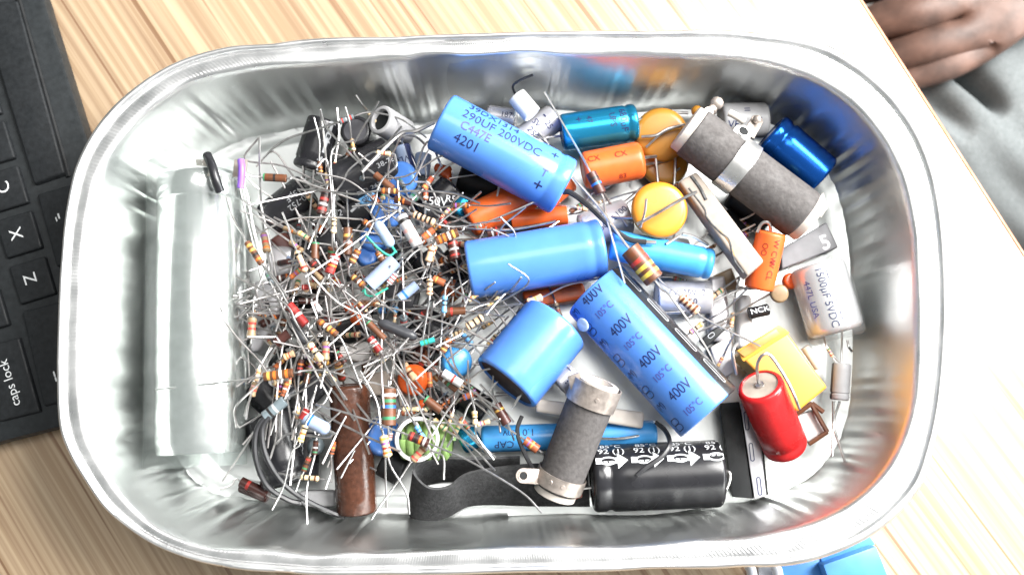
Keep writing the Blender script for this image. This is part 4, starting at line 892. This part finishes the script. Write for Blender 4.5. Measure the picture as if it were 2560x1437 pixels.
# ---- loose insulated wires and stiff legs
def loose(name, label, cat, pts, r, mat, group=None, tip=None):
    pp = [P(*p) for p in pts]; t = thing(name, label, cat, sum(pp, Vector()) / len(pp), group); wire('conductor' if tip else 'strand', pp, r, mat, t)
    if tip: wire('bare_tip', [P(*p) for p in tip[0]], tip[1], 'tin_bright', t)
    LANDMARK.append((label, unP(pp[len(pp) // 2]))); return t
loose('insulated_wire', 'black insulated wire curving between the printed and plain blue capacitors', 'wire', [(1408, 480, .030), (1428, 482, .031), (1478, 520, .031), (1525, 565, .030), (1570, 597, .030), (1615, 605, .0295)], 7, 'black_wire', tip=([(1615, 605, .0295), (1640, 606, .0295)], 5))
loose('insulated_wire', 'outer black wire of the pair sweeping round the lower left capacitor', 'wire', [(668, 1035, .033), (640, 1080, .033), (640, 1150, .032), (668, 1215, .029), (720, 1250, .026), (752, 1258, .024)], 7, 'black_wire')
loose('insulated_wire', 'inner black wire of the pair ending under the brown tube', 'wire', [(672, 1040, .033), (655, 1075, .033), (665, 1140, .032), (705, 1205, .029), (760, 1248, .025), (830, 1282, .019), (862, 1292, .017)], 7, 'black_wire')
loose('stiff_wire', 'thick dark wire bent like a hook over the black arrow capacitor', 'wire', [(1640, 1055, .022), (1664, 1078, .025), (1674, 1108, .030), (1655, 1140, .032), (1615, 1168, .032), (1592, 1188, .0315)], 6, 'black_wire')
loose('stiff_wire', 'thick dark wire leg bowed left of the slimmer grey tube', 'wire', [(1305, 1040, .024), (1294, 1070, .025), (1298, 1100, .026), (1315, 1140, .025), (1334, 1175, .023)], 5.5, 'black_wire')

# ================================================================== the tangle of resistors
BODYNAME = {'tan': 'tan', 'cream': 'cream', 'brown': 'brown', 'darkbrown': 'dark brown', 'darkred': 'dark red', 'olive': 'olive', 'palegrey': 'pale grey',
            'steel': 'steel grey', 'charcoal': 'charcoal', 'lightblue': 'light blue', 'skyblue': 'sky blue', 'teal': 'teal', 'rust': 'rust coloured'}
MARKS_AT = [('the clear sleeve', 490, 790), ('the brown tube', 885, 1120), ('the green coil', 1065, 1095), ('the stubby blue capacitor', 1325, 890), ('the plain blue capacitor', 1335, 650),
            ('the printed blue capacitor', 1255, 385), ('the upper blue disc', 1002, 448), ('the fat black capacitor', 910, 430), ('the tall black capacitor', 790, 360), ('the leaning black capacitor', 715, 515),
            ('the cream block', 915, 880), ('the orange dipped pair', 885, 785), ('the webbing strap', 1170, 1225), ('the slimmer grey tube', 1440, 1095), ('the yellow disc', 1648, 525), ('the 400V capacitor', 1630, 880),
            ('the dull silver box', 670, 790), ('the large orange disc', 1033, 950), ('the fat orange capacitor', 1530, 415), ('the open grey capacitor', 965, 305), ('the lower left black capacitor', 695, 1120)]
USED = set(); NRES = [0]
def place_words(x, y):
    c = []
    for (n, mx, my) in MARKS_AT:
        dx, dy = x - mx, y - my; c.append((math.hypot(dx, dy), ('right of ' if dx > 0 else 'left of ') + n if abs(dx) > abs(dy) else ('below ' if dy > 0 else 'above ') + n))
    return [w for _, w in sorted(c)][:3]
def words(bands):
    n = []
    for ch in bands:
        if BAND[ch][1] not in n: n.append(BAND[ch][1])
    n = n[:3]
    return n[0] if len(n) == 1 else ', '.join(n[:-1]) + ' and ' + n[-1]
def body_profile(L, R, style, body, bands):
    sg = []
    nb = len(bands)
    if style == 'dog':   # film resistor: two swollen ends, slimmer waist
        f = lambda s: R * (0.80 + 0.20 * max(0, (abs(s - .5) - .22) / .28) ** .6) if .05 < s < .95 else R * (0.55 if s < .02 or s > .98 else .9)
    elif style == 'cap': f = lambda s: R * math.sqrt(max(0.02, 1 - (max(0, abs(s - .5) - .30) / .205) ** 2))
    else: f = lambda s: R * (0.86 if s < .015 or s > .985 else 1.0)
    edges = [(0.0, body)]
    if nb:
        pos = [0.18 + 0.62 * k / max(1, nb - 1) for k in range(nb)] if nb > 2 else ([.3, .55] if nb == 2 else [.3])
        wd = min(.105, .42 / nb)
        for p, ch in zip(pos, bands): edges += [(p - wd / 2, 'band_' + BAND[ch][1]), (p + wd / 2, body)]
    ss = sorted(set([0, .015, .05, .12, .2, .3, .5, .7, .8, .88, .95, .985, 1.0] + [e[0] for e in edges]))
    def mat(s):
        m = body
        for e in edges:
            if s >= e[0] - 1e-6: m = e[1]
        return m
    return [(0, 0, body)] + [(s * L, f(s), mat(s)) for s in ss] + [(L, 0, body)]
def resistor(A, B, rpx, body, bands='', la=None, lb=None, z=.03, dz=0.0, style=None, extra='', lead='tin', caps=None, wr=2.6, liftA=None, liftB=None):
    """A, B: body ends on the photo, la, lb: lead paths on the photo leaving each end"""
    za, zb = z - dz, z + dz
    a, b_ = P(*A, za), P(*B, zb); mid = (a + b_) / 2; R = S(rpx, mid); L = (b_ - a).length
    style = style or ('dog' if body in ('tan', 'cream', 'skyblue', 'olive') else 'cap' if body in ('lightblue', 'charcoal') else 'cyl')
    x, y = unP(mid); lab = None
    size = 'big ' if rpx > 14.5 else 'tiny ' if rpx < 6.6 else ''
    for pw in place_words(x, y):
        for sz in ('', size):
            l = sz + (words(bands) + ' banded ' if bands else 'plain ') + BODYNAME[body] + ' resistor ' + extra + pw
            if l not in USED and len(l.replace('-', ' ').split()) <= 16: lab = l; break
        if lab: break
    if not lab: return None
    USED.add(lab)
    t = thing('resistor', lab, 'resistor', mid, 'resistors heaped in the tray'); mb = MB()
    mb.lathe(a, b_, body_profile(L, R, style, body, bands), 18)
    if caps:
        d = (b_ - a).normalized()
        if caps[0]: mb.lathe(a - d * .0001, a + d * R * .45, [(0, 0, caps[0]), (0, R * .9, caps[0]), (R * .1, R * 1.03, caps[0]), (R * .45, R * 1.03, caps[0]), (R * .45, R * .9, caps[0])], 18)
    mb.build('body', t); d = (b_ - a).normalized()
    def ld(p, path, sgn, zz, lift, mat='tin'):
        z1 = zz + (lift if lift is not None else random.uniform(-.006, .005)); n = len(path); z1 = min(.046, max(.006, z1)); pts = [p - d * sgn * R * .2, p + d * sgn * R * 1.1]
        for k, (px, py) in enumerate(path): pts.append(P(px, py, zz + (z1 - zz) * (k + 1) / n))
        wire('lead', pts, wr * random.uniform(.92, 1.05), mat, t, 5, 6)
    if la: ld(a, la, -1, za, liftA, lead if isinstance(lead, str) else lead[0])
    if lb: ld(b_, lb, 1, zb, liftB, lead if isinstance(lead, str) else lead[1])
    NRES[0] += 1
    return t
def R_(zone, x1, y1, x2, y2, r, body, bands='', la=(), lb=(), z=.031, **kw):
    sc = ZONE[zone][2]
    return resistor(q(zone, x1, y1), q(zone, x2, y2), r / sc, body, bands, [q(zone, *p) for p in la or ()] or None, [q(zone, *p) for p in lb or ()] or None, z, **kw)

# --- traced from the photograph, zone by zone
R_('a', 1090, 578, 1205, 590, 23, 'cream', 'rr', [(1000, 610), (870, 720), (820, 820), (745, 915)], [(1240, 615), (1245, 690), (1160, 765), (1105, 850), (1080, 960), (1040, 1060)], .035)
R_('a', 1125, 885, 1265, 888, 24, 'brown', 'owd', [(900, 910), (640, 880), (460, 875)], [(1400, 885), (1700, 905), (1916, 985)], .036, liftB=.003)
R_('a', 190, 775, 370, 785, 32, 'brown', 'nkn', [(90, 765), (30, 740)], [(430, 785), (700, 880), (960, 970)], .030, caps=('band_green', None))
R_('a', 800, 330, 905, 290, 22, 'steel', 'rsr', [(640, 385), (400, 460), (270, 540), (195, 615)], [(1000, 260), (1100, 262), (1300, 320), (1490, 460)], .031)
R_('a', 690, 880, 645, 1070, 38, 'darkbrown', 'krsr', [(720, 820), (800, 670), (835, 620)], [(620, 1140), (540, 1350)], .029)
R_('a', 750, 1110, 748, 1225, 24, 'cream', 'kkw', [(740, 900), (735, 560), (915, 480)], [(750, 1370)], .033)
R_('a', 862, 1180, 858, 1400, 38, 'brown', 'dp', [(862, 1100), (850, 800), (850, 560)], [(800, 1500)], .029)
R_('a', 985, 1125, 1050, 1172, 24, 'brown', 'ow', [(930, 1110), (700, 1095), (420, 1110), (130, 1225)], [(1110, 1240)], .034)
R_('a', 1085, 1130, 1215, 1330, 46, 'lightblue', '', [(1040, 1060), (1000, 1010)], [(1240, 1370), (1190, 1400), (1100, 1340), (1010, 1245)], .033, lead=('tin', 'green_wire'), wr=3.2)
R_('a', 1285, 1085, 1420, 1325, 48, 'palegrey', 'kpp', [(1210, 1050), (1130, 1035)], [(1450, 1437), (1470, 1500)], .034)
R_('a', 1385, 1070, 1555, 1140, 34, 'tan', 'kkkk', [(1300, 1010), (1100, 990), (895, 1010)], [(1700, 1170), (1916, 1155)], .034)
R_('a', 1565, 1285, 1740, 1215, 36, 'brown', 'oowd', [(1400, 1370), (1330, 1437)], [(1800, 1170), (1916, 1140), (2080, 1120)], .035)
R_('a', 1235, 950, 1370, 978, 32, 'darkbrown', 'do', [(1150, 900), (1090, 840)], [(1600, 1050), (1880, 1165)], .030)
R_('a', 1080, 755, 1220, 868, 30, 'brown', 'n', [(930, 640), (700, 390), (640, 240)], [(1330, 950), (1460, 1010)], .031, caps=('band_brown', None))
R_('a', 1690, 1280, 1725, 1430, 42, 'darkbrown', 'rsr', [(1640, 1170), (1600, 1120)], [(1750, 1560), (1800, 1790)], .031)
R_('a', 1550, 1320, 1515, 1450, 32, 'tan', 'r', [(1575, 1260)], [(1490, 1530)], .032)
R_('a', 600, 1300, 598, 1430, 34, 'brown', 'n', [(604, 1240), (640, 1100)], [(600, 1500)], .028, caps=('band_green', None))
R_('a', 1462, 1262, 1545, 1192, 30, 'rust', 'ow', [(1400, 1330), (1250, 1437)], [(1640, 1100), (1800, 980)], .032)
R_('a', 1060, 930, 1105, 985, 28, 'rust', 's', [(1000, 860)], [(1180, 1100), (1210, 1200)], .027)
R_('a', 1600, 1100, 1650, 1150, 18, 'darkred', 'w', [(1490, 1000), (1400, 880)], [(1780, 1230)], .030)
R_('b', 60, 20, 195, 215, 30, 'brown', 'ddko', [(20, -60), (-60, -190), (-125, -390)], [(300, 330), (430, 520)], .038)
R_('b', 510, 100, 590, 285, 33, 'tan', 'kpr', [(470, 20), (440, -100), (380, -250)], [(610, 370), (640, 480)], .035)
R_('b', 440, 580, 590, 760, 42, 'darkred', 'rw', [(330, 400), (200, 220), (100, 100)], [(660, 850), (760, 1000)], .034)
R_('b', 860, 130, 800, 300, 44, 'darkred', 'swor', [(960, 10), (1010, -60)], [(760, 340), (700, 470), (690, 600)], .034)
R_('b', 640, 195, 730, 280, 30, 'darkbrown', 'rk', [(560, 200), (440, 240), (350, 270)], [(780, 350)], .031)
R_('b', 640, 260, 735, 355, 30, 'olive', 'v', [(590, 200)], [(800, 420)], .033)
R_('b', 1065, 85, 1000, 205, 32, 'brown', 'owd', [(1120, 0), (1200, -160)], [(960, 240)], .034)
R_('b', 1235, 105, 1285, 185, 32, 'brown', 'ow', [(1190, 30)], [(1360, 240)], .033)
R_('b', 1395, 180, 1160, 405, 72, 'lightblue', '', [(1440, 120)], [(1120, 450), (1130, 490), (1200, 500), (1330, 430)], .032, lead=('tin', 'green_wire'), wr=3, extra='lying slanted ', style='cyl')
R_('b', 1335, 390, 1400, 305, 27, 'palegrey', 'rrr', [(1290, 450)], [(1460, 230), (1560, 100)], .031)
R_('b', 1005, 325, 1115, 415, 30, 'brown', 'dkwo', [(970, 200), (890, 60)], [(1300, 580), (1400, 660)], .035)
R_('b', 1725, 60, 1690, 195, 36, 'tan', 'n', [(1760, -60)], [(1670, 260), (1640, 330)], .034)
R_('b', 1705, 350, 1702, 495, 34, 'tan', 'kkn', [(1715, 280), (1740, 160)], [(1690, 600), (1640, 900), (1620, 1090)], .035)
R_('b', 1735, 345, 1840, 390, 33, 'rust', 'd', [(1640, 260)], [(1960, 470), (2156, 570)], .032)
R_('b', 1840, 500, 1832, 655, 28, 'skyblue', 'kk', [(1850, 420), (1905, 340)], [(1815, 720), (1785, 1250)], .034)
R_('b', 1850, 645, 2025, 635, 38, 'brown', 'r', [(1780, 680), (1530, 740), (1275, 810)], [(2156, 590), (2260, 565)], .032)
R_('b', 2035, 785, 2180, 690, 40, 'tan', 'kkk', [(1980, 850), (1760, 960)], [(2260, 610), (2380, 480)], .035)
R_('b', 1435, 525, 1590, 400, 45, 'lightblue', 'b', [(1380, 570), (1330, 650)], [(1640, 340)], .030, style='cyl')
R_('b', 705, 725, 870, 850, 30, 'brown', 'owdo', [(690, 690), (640, 560)], [(960, 1000), (1090, 1330)], .036)
R_('b', 622, 930, 735, 1085, 37, 'cream', 'rk', [(500, 740), (430, 600), (240, 470), (-40, 330)], [(860, 1290), (960, 1437)], .036)
R_('b', 775, 910, 765, 1085, 42, 'olive', 'vr', [(740, 840), (690, 720)], [(760, 1170), (720, 1330)], .032)
R_('b', 645, 1080, 618, 1185, 24, 'olive', 'rv', [(680, 960)], [(560, 1437)], .029)
R_('b', 112, 695, 98, 885, 46, 'olive', 'rr', [(130, 500), (200, 330), (240, 210)], [(72, 1000), (85, 1220)], .030)
R_('b', 215, 1228, 475, 1193, 42, 'brown', 'dowo', [(100, 1245), (-50, 1265), (-760, 1345)], [(560, 1175), (760, 1170), (1000, 1230), (1385, 1330)], .035, liftA=.002)
R_('b', 1165, 880, 1255, 1000, 36, 'darkred', 'ww', [(1100, 700), (1040, 600)], [(1300, 1110), (1330, 1200)], .033)
R_('b', 1240, 735, 1590, 880, 50, 'charcoal', '', [(1150, 700), (880, 560), (640, 320)], [(1660, 900)], .030)
R_('b', 435, 715, 600, 930, 46, 'charcoal', '', [(380, 620), (330, 520)], [(650, 990)], .0285)
R_('b', 1620, 932, 1748, 893, 25, 'teal', 'gg', [(1500, 970), (1390, 985)], [(1900, 800), (2080, 670)], .034)
R_('b', 1885, 880, 1815, 1005, 32, 'brown', 'owd', [(1900, 830), (2060, 500), (2250, -20)], [(1790, 1060), (1580, 1250)], .035)
R_('b', 1800, 1210, 1955, 1340, 42, 'brown', 'wg', [(1650, 1040), (1400, 980)], [(2156, 1437)], .030)
R_('b', 145, 1275, 98, 1405, 40, 'olive', 'pr', [(200, 1190), (320, 960)], [(60, 1500), (40, 1580)], .030)
R_('b', 320, 925, 440, 835, 46, 'darkbrown', 's', [(250, 1010), (120, 1300)], [(560, 760)], .0285)
R_('b', 395, 1055, 490, 1015, 36, 'tan', 'or', [(330, 1090)], [(700, 850), (720, 840)], .030)
R_('b', 1150, 740, 1300, 890, 32, 'brown', 'n', [(1060, 640), (880, 520)], [(1400, 990)], .030, caps=('band_green', None))
R_('b', 625, 400, 690, 412, 34, 'olive', '', [(540, 430), (390, 470), (0, 580)], [(760, 390), (980, 410)], .030)
R_('b', 560, 425, 615, 425, 26, 'darkred', 'p', [(500, 445), (200, 520), (0, 575)], None, .032)
R_('b', 660, 560, 720, 640, 30, 'palegrey', 'p', [(700, 480), (720, 400)], [(860, 700), (1000, 690)], .031)
R_('c', 1345, 228, 1345, 525, 61, 'brown', 'wgbng', [(1375, 150), (1390, 0)], [(1340, 590), (1320, 800), (1330, 1180)], .031)
R_('c', 1303, 600, 1342, 775, 40, 'cream', 'yvro', [(1280, 530), (1250, 330), (1120, 90)], [(1380, 880), (1490, 1070), (1510, 1230)], .036)
R_('c', 682, 520, 638, 655, 29, 'cream', 'koy', [(740, 420), (830, 340), (890, 220)], [(570, 740), (510, 1000), (415, 1195)], .036)
R_('c', 655, 455, 872, 565, 56, 'lightblue', 'b', [(580, 410)], [(900, 590), (860, 620), (700, 600), (540, 590), (450, 670)], .033, wr=3.2)
R_('c', 645, 935, 790, 948, 25, 'cream', 'kkn', [(560, 920), (415, 895)], [(900, 970)], .030)
R_('c', 1505, 600, 1665, 665, 38, 'darkbrown', 'rkow', [(1400, 560), (1000, 420), (765, 350)], [(1800, 720), (2000, 810), (2400, 1050), (2570, 1220)], .037, liftB=.004, liftA=.003)
R_('c', 1635, 690, 1535, 805, 37, 'olive', 'nrr', [(1700, 590), (1790, 440), (1940, 230)], [(1440, 940), (1280, 1160), (1210, 1270)], .034)
R_('c', 1455, 395, 1590, 392, 22, 'cream', 'yk', [(1400, 470), (1225, 465)], [(1640, 360)], .031)
R_('c', 2030, 405, 2038, 515, 26, 'cream', 'dk', [(1985, 200), (1980, 0)], [(2055, 620), (2185, 795)], .034)
R_('c', 2050, 515, 2155, 488, 23, 'cream', 'vr', [(1990, 520), (1500, 470)], [(2235, 470)], .031)
R_('c', 355, 455, 515, 325, 46, 'steel', 'ks', [(260, 600), (40, 935), (20, 960)], [(640, 250), (880, 100), (1140, 10)], .032, caps=(None, None))
R_('c', 165, 970, 375, 1075, 42, 'darkbrown', 'r', [(90, 1000), (0, 1030)], [(480, 1110)], .016)
R_('c', 1640, 310, 1765, 405, 36, 'brown', 'n', [(1520, 200), (1395, 65)], [(1900, 510), (2200, 780)], .030, caps=('band_green', None))
R_('c', 695, 390, 650, 470, 30, 'darkred', 'p', [(760, 260)], [(600, 540), (570, 640)], .034)
R_('c', 1565, 525, 1625, 625, 26, 'skyblue', 'bk', [(1500, 420), (1410, 230)], [(1680, 720), (1780, 770), (1785, 955)], .034)
R_('c', 1940, 300, 2020, 270, 26, 'rust', 'b', [(1880, 350)], [(2100, 330), (2235, 420)], .029)
R_('c', 1780, 100, 1930, 195, 36, 'palegrey', 'wr', [(1660, 20)], [(2060, 280), (2240, 400)], .033)
R_('c', 1365, 580, 1355, 640, 20, 'palegrey', 'rr', [(1370, 500)], [(1340, 760)], .028)
R_('p', 1574, 622, 1637, 700, 26, 'brown', 'nryy', [(1500, 520), (1432, 442)], [(1680, 745), (1760, 860), (1795, 930)], .037, liftA=.004, liftB=-.006, wr=3.2)
R_('p', 1477, 432, 1503, 484, 14, 'darkbrown', 'kb', [(1440, 365), (1362, 230)], [(1517, 545), (1562, 708)], .036, liftA=-.004, liftB=.003)
R_('p', 1700, 740, 1744, 781, 15, 'tan', 'nnnn', [(1650, 700), (1636, 670), (1631, 630)], [(1820, 826), (1902, 866)], .026)
R_('p', 1318, 757, 1356, 742, 11, 'tan', 'pd', [(1275, 735), (1216, 703)], [(1420, 712), (1506, 694)], .027)
R_('p', 1218, 585, 1262, 575, 14, 'darkbrown', 'sr', [(1190, 596), (1130, 600)], [(1340, 562), (1390, 552)], .019)
R_('p', 1312, 1100, 1345, 1124, 12, 'rust', 'vd', [(1240, 1050), (1180, 1000)], [(1370, 1150)], .026)
R_('p', 1240, 1010, 1268, 1060, 13, 'darkbrown', 'd', [(1200, 960)], [(1285, 1100)], .027)
R_('p', 1060, 1025, 1085, 1008, 9, 'cream', 'g', [(1030, 1040)], [(1120, 980)], .028)

# --- other resistors and their crossing leads that fill the heap
POLY = [(660, 560), (740, 470), (830, 420), (960, 440), (1080, 460), (1180, 520), (1180, 640), (1190, 780), (1190, 900), (1200, 1040), (1100, 1080), (960, 1120), (840, 1020), (720, 1060), (650, 960), (640, 800), (640, 680)]
def inside(x, y, poly):
    c = False; n = len(poly)
    for i in range(n):
        x1, y1 = poly[i]; x2, y2 = poly[i - 1]
        if (y1 > y) != (y2 > y) and x < (x2 - x1) * (y - y1) / (y2 - y1) + x1: c = not c
    return c
RR = random.Random(23)
BODS0 = ['brown', 'tan', 'darkbrown', 'cream', 'olive', 'rust']
FAN = [('c', 640, 60, (570, 540)), ('c', 700, 120, (605, 675)), ('c', 560, 150, (485, 615)), ('c', 520, 230, (400, 600)), ('c', 470, 250, (355, 640)), ('c', 480, 380, (390, 815)), ('c', 300, 120, (208, 470)), ('c', 620, 420, (560, 1000)),
       ('c', 800, 120, (1075, 480)), ('c', 880, 130, (1200, 480)), ('c', 760, 700, (695, 1310)), ('c', 900, 700, (840, 1030)), ('c', 690, 830, (600, 1060)),
       ('a', 700, 800, (640, 235)), ('a', 760, 700, (775, 222)), ('a', 900, 520, (840, 215)), ('a', 1060, 300, (925, 120)), ('a', 640, 700, (590, 300)), ('a', 400, 1200, (0, 1045)), ('a', 450, 1330, (100, 1060)), ('a', 520, 1250, (270, 1095)), ('a', 880, 560, (1110, 170)),
       ('a', 1000, 620, (1290, 370)), ('a', 1150, 900, (1290, 440)), ('a', 1500, 820, (1600, 690)), ('a', 1480, 900, (1480, 690)), ('a', 1640, 1060, (1780, 900)), ('a', 1560, 1180, (1890, 1030)),
       ('f', 200, 620, (350, 220)), ('f', 430, 660, (650, 455)), ('f', 270, 610, (440, 495)), ('f', 100, 560, (95, 460)), ('f', 150, 900, (420, 800)), ('f', 60, 760, (640, 670)),
       ('l', 120, 1010, (1105, 575)), ('l', -150, 740, (535, 710)), ('l', -250, 1060, (1145, 962)), ('l', -300, 830, (125, 550)),
       ('k', 1150, 640, (1940, 1300)), ('k', 1500, 620, (1920, 1150)), ('k', 1240, 400, (1860, 1085)), ('k', 1300, 560, (1115, 1130)), ('k', 1400, 700, (1250, 960)), ('k', 700, 480, (1060, 490)), ('k', 1640, 160, (2060, 660)), ('k', 1500, 60, (1250, 280)),
       ('b', 700, 1100, (940, 1437)), ('b', 900, 1050, (1220, 1437)), ('b', 1390, 700, (1350, 1300)), ('b', 800, 400, (820, 900)), ('b', 500, 300, (0, 700)), ('b', 640, 420, (60, 700)), ('b', 1450, 350, (1830, 215)), ('b', 1300, 420, (1610, 20)), ('b', 1100, 600, (640, 100))]
LOWFAN = [('p', 1500, 505, (1592, 478)), ('p', 1455, 522, (1585, 545)), ('p', 1475, 550, (1602, 470)), ('p', 1800, 565, (1905, 522)), ('p', 1775, 620, (1888, 560)), ('p', 1850, 595, (1760, 652)), ('p', 1690, 470, (1702, 360)), ('p', 1500, 470, (1570, 565)),
          ('p', 1700, 700, (1840, 745)), ('p', 1790, 735, (1900, 650)), ('p', 1740, 820, (1870, 720)), ('p', 1830, 800, (1850, 690)), ('p', 1860, 560, (1790, 500)), ('p', 1620, 470, (1700, 420)), ('p', 1800, 905, (1840, 830)), ('p', 1395, 775, (1420, 850)), ('p', 1220, 810, (1330, 740)), ('p', 1230, 850, (1300, 770)), ('p', 1440, 520, (1330, 590)), ('p', 2075, 880, (2120, 960))]
for (zn, bx_, by_, en) in FAN + LOWFAN:
    x, y = q(zn, bx_, by_); ex, ey = q(zn, *en); a = math.atan2(ey - y, ex - x); ln = RR.uniform(13, 21); dd = math.hypot(ex - x, ey - y); ca, sa = math.cos(a), math.sin(a)
    for _ in range(12):
        body = RR.choice(BODS0); bands = ''.join(RR.sample('owdkrvng', RR.choice((2, 3, 3))))
        bow = RR.uniform(-.06, .06) * dd; p1 = (x + ca * dd * .55 - sa * bow, y + sa * dd * .55 + ca * bow); a2 = a + math.pi + RR.uniform(-.35, .35); n2 = RR.uniform(70, 190)
        if resistor((x - ca * ln, y - sa * ln), (x + ca * ln, y + sa * ln), ln * .38, body, bands, [(x - ca * ln + math.cos(a2) * n2 * .5, y - sa * ln + math.sin(a2) * n2 * .5), (x - ca * ln + math.cos(a2 + .2) * n2, y - sa * ln + math.sin(a2 + .2) * n2)], [p1, (ex, ey)], RR.uniform(.022, .030) if zn != 'p' else RR.uniform(.010, .016), wr=RR.uniform(2.4, 2.9), liftA=RR.uniform(-.012, .004), liftB=RR.uniform(.004, .012) if zn in 'fl' else RR.uniform(.0, .010)): break

BODS = ['brown'] * 6 + ['tan'] * 4 + ['cream'] * 3 + ['darkbrown'] * 4 + ['olive'] * 2 + ['skyblue', 'darkred', 'darkred', 'rust', 'rust', 'palegrey', 'steel', 'charcoal', 'lightblue']
BSETS = {'brown': 'ogwdrkyn', 'tan': 'krnovg', 'cream': 'krnovg', 'darkbrown': 'rsokdw', 'olive': 'rvkgo', 'skyblue': 'kbnr', 'darkred': 'wkds', 'rust': 'wdok', 'palegrey': 'rkpv', 'steel': 'krsg', 'charcoal': 'sw', 'lightblue': 'bk'}
made = 0; tries = 0; spots = []
while made < 84 and tries < 3000:
    tries += 1
    x, y = RR.uniform(630, 1210), RR.uniform(430, 1100)
    if not inside(x, y, POLY) or (800 < x < 945 and y > 930) or (940 < x < 1120 and y > 1035) or any(math.hypot(x - sx, y - sy) < 22 for sx, sy in spots): continue
    body = RR.choice(BODS); nb = RR.choice((2, 3, 3, 4)) if body not in ('charcoal', 'lightblue') else 1
    bands = ''.join(RR.sample(BSETS[body], min(nb, len(BSETS[body])))); a = RR.uniform(0, math.pi * 2); ln = RR.uniform(15, 27); r = ln * RR.uniform(.32, .42) if ln < 22 else RR.uniform(8.5, 11)
    ca, sa = math.cos(a), math.sin(a); z = RR.uniform(.011, .026)
    def leg(s):
        n = RR.uniform(150, 360); bend = RR.uniform(-.22, .22); pts = []; px, py = x + s * ca * ln, y + s * sa * ln; aa = a if s > 0 else a + math.pi
        for k in range(3):
            aa += bend * RR.uniform(.1, .7); px += math.cos(aa) * n / 3; py += math.sin(aa) * n / 3; pts.append((min(1290 + RR.uniform(-60, 40), max(600 + RR.uniform(-50, 50), px)), min(1190 + RR.uniform(-60, 60), max(400 + RR.uniform(-60, 60), py))))
        return pts
    ok = resistor((x - ca * ln, y - sa * ln), (x + ca * ln, y + sa * ln), r, body, bands, leg(-1), leg(1), z, dz=RR.uniform(-.005, .005), wr=RR.uniform(2.3, 2.8), liftA=RR.uniform(-.002, .020), liftB=RR.uniform(-.002, .020), lead=RR.choice((('tin', 'tin'), ('tin', 'tin_dark'), ('tin_dark', 'tin'), ('tin_dark', 'tin_dark'))))
    if ok: made += 1; spots.append((x, y))
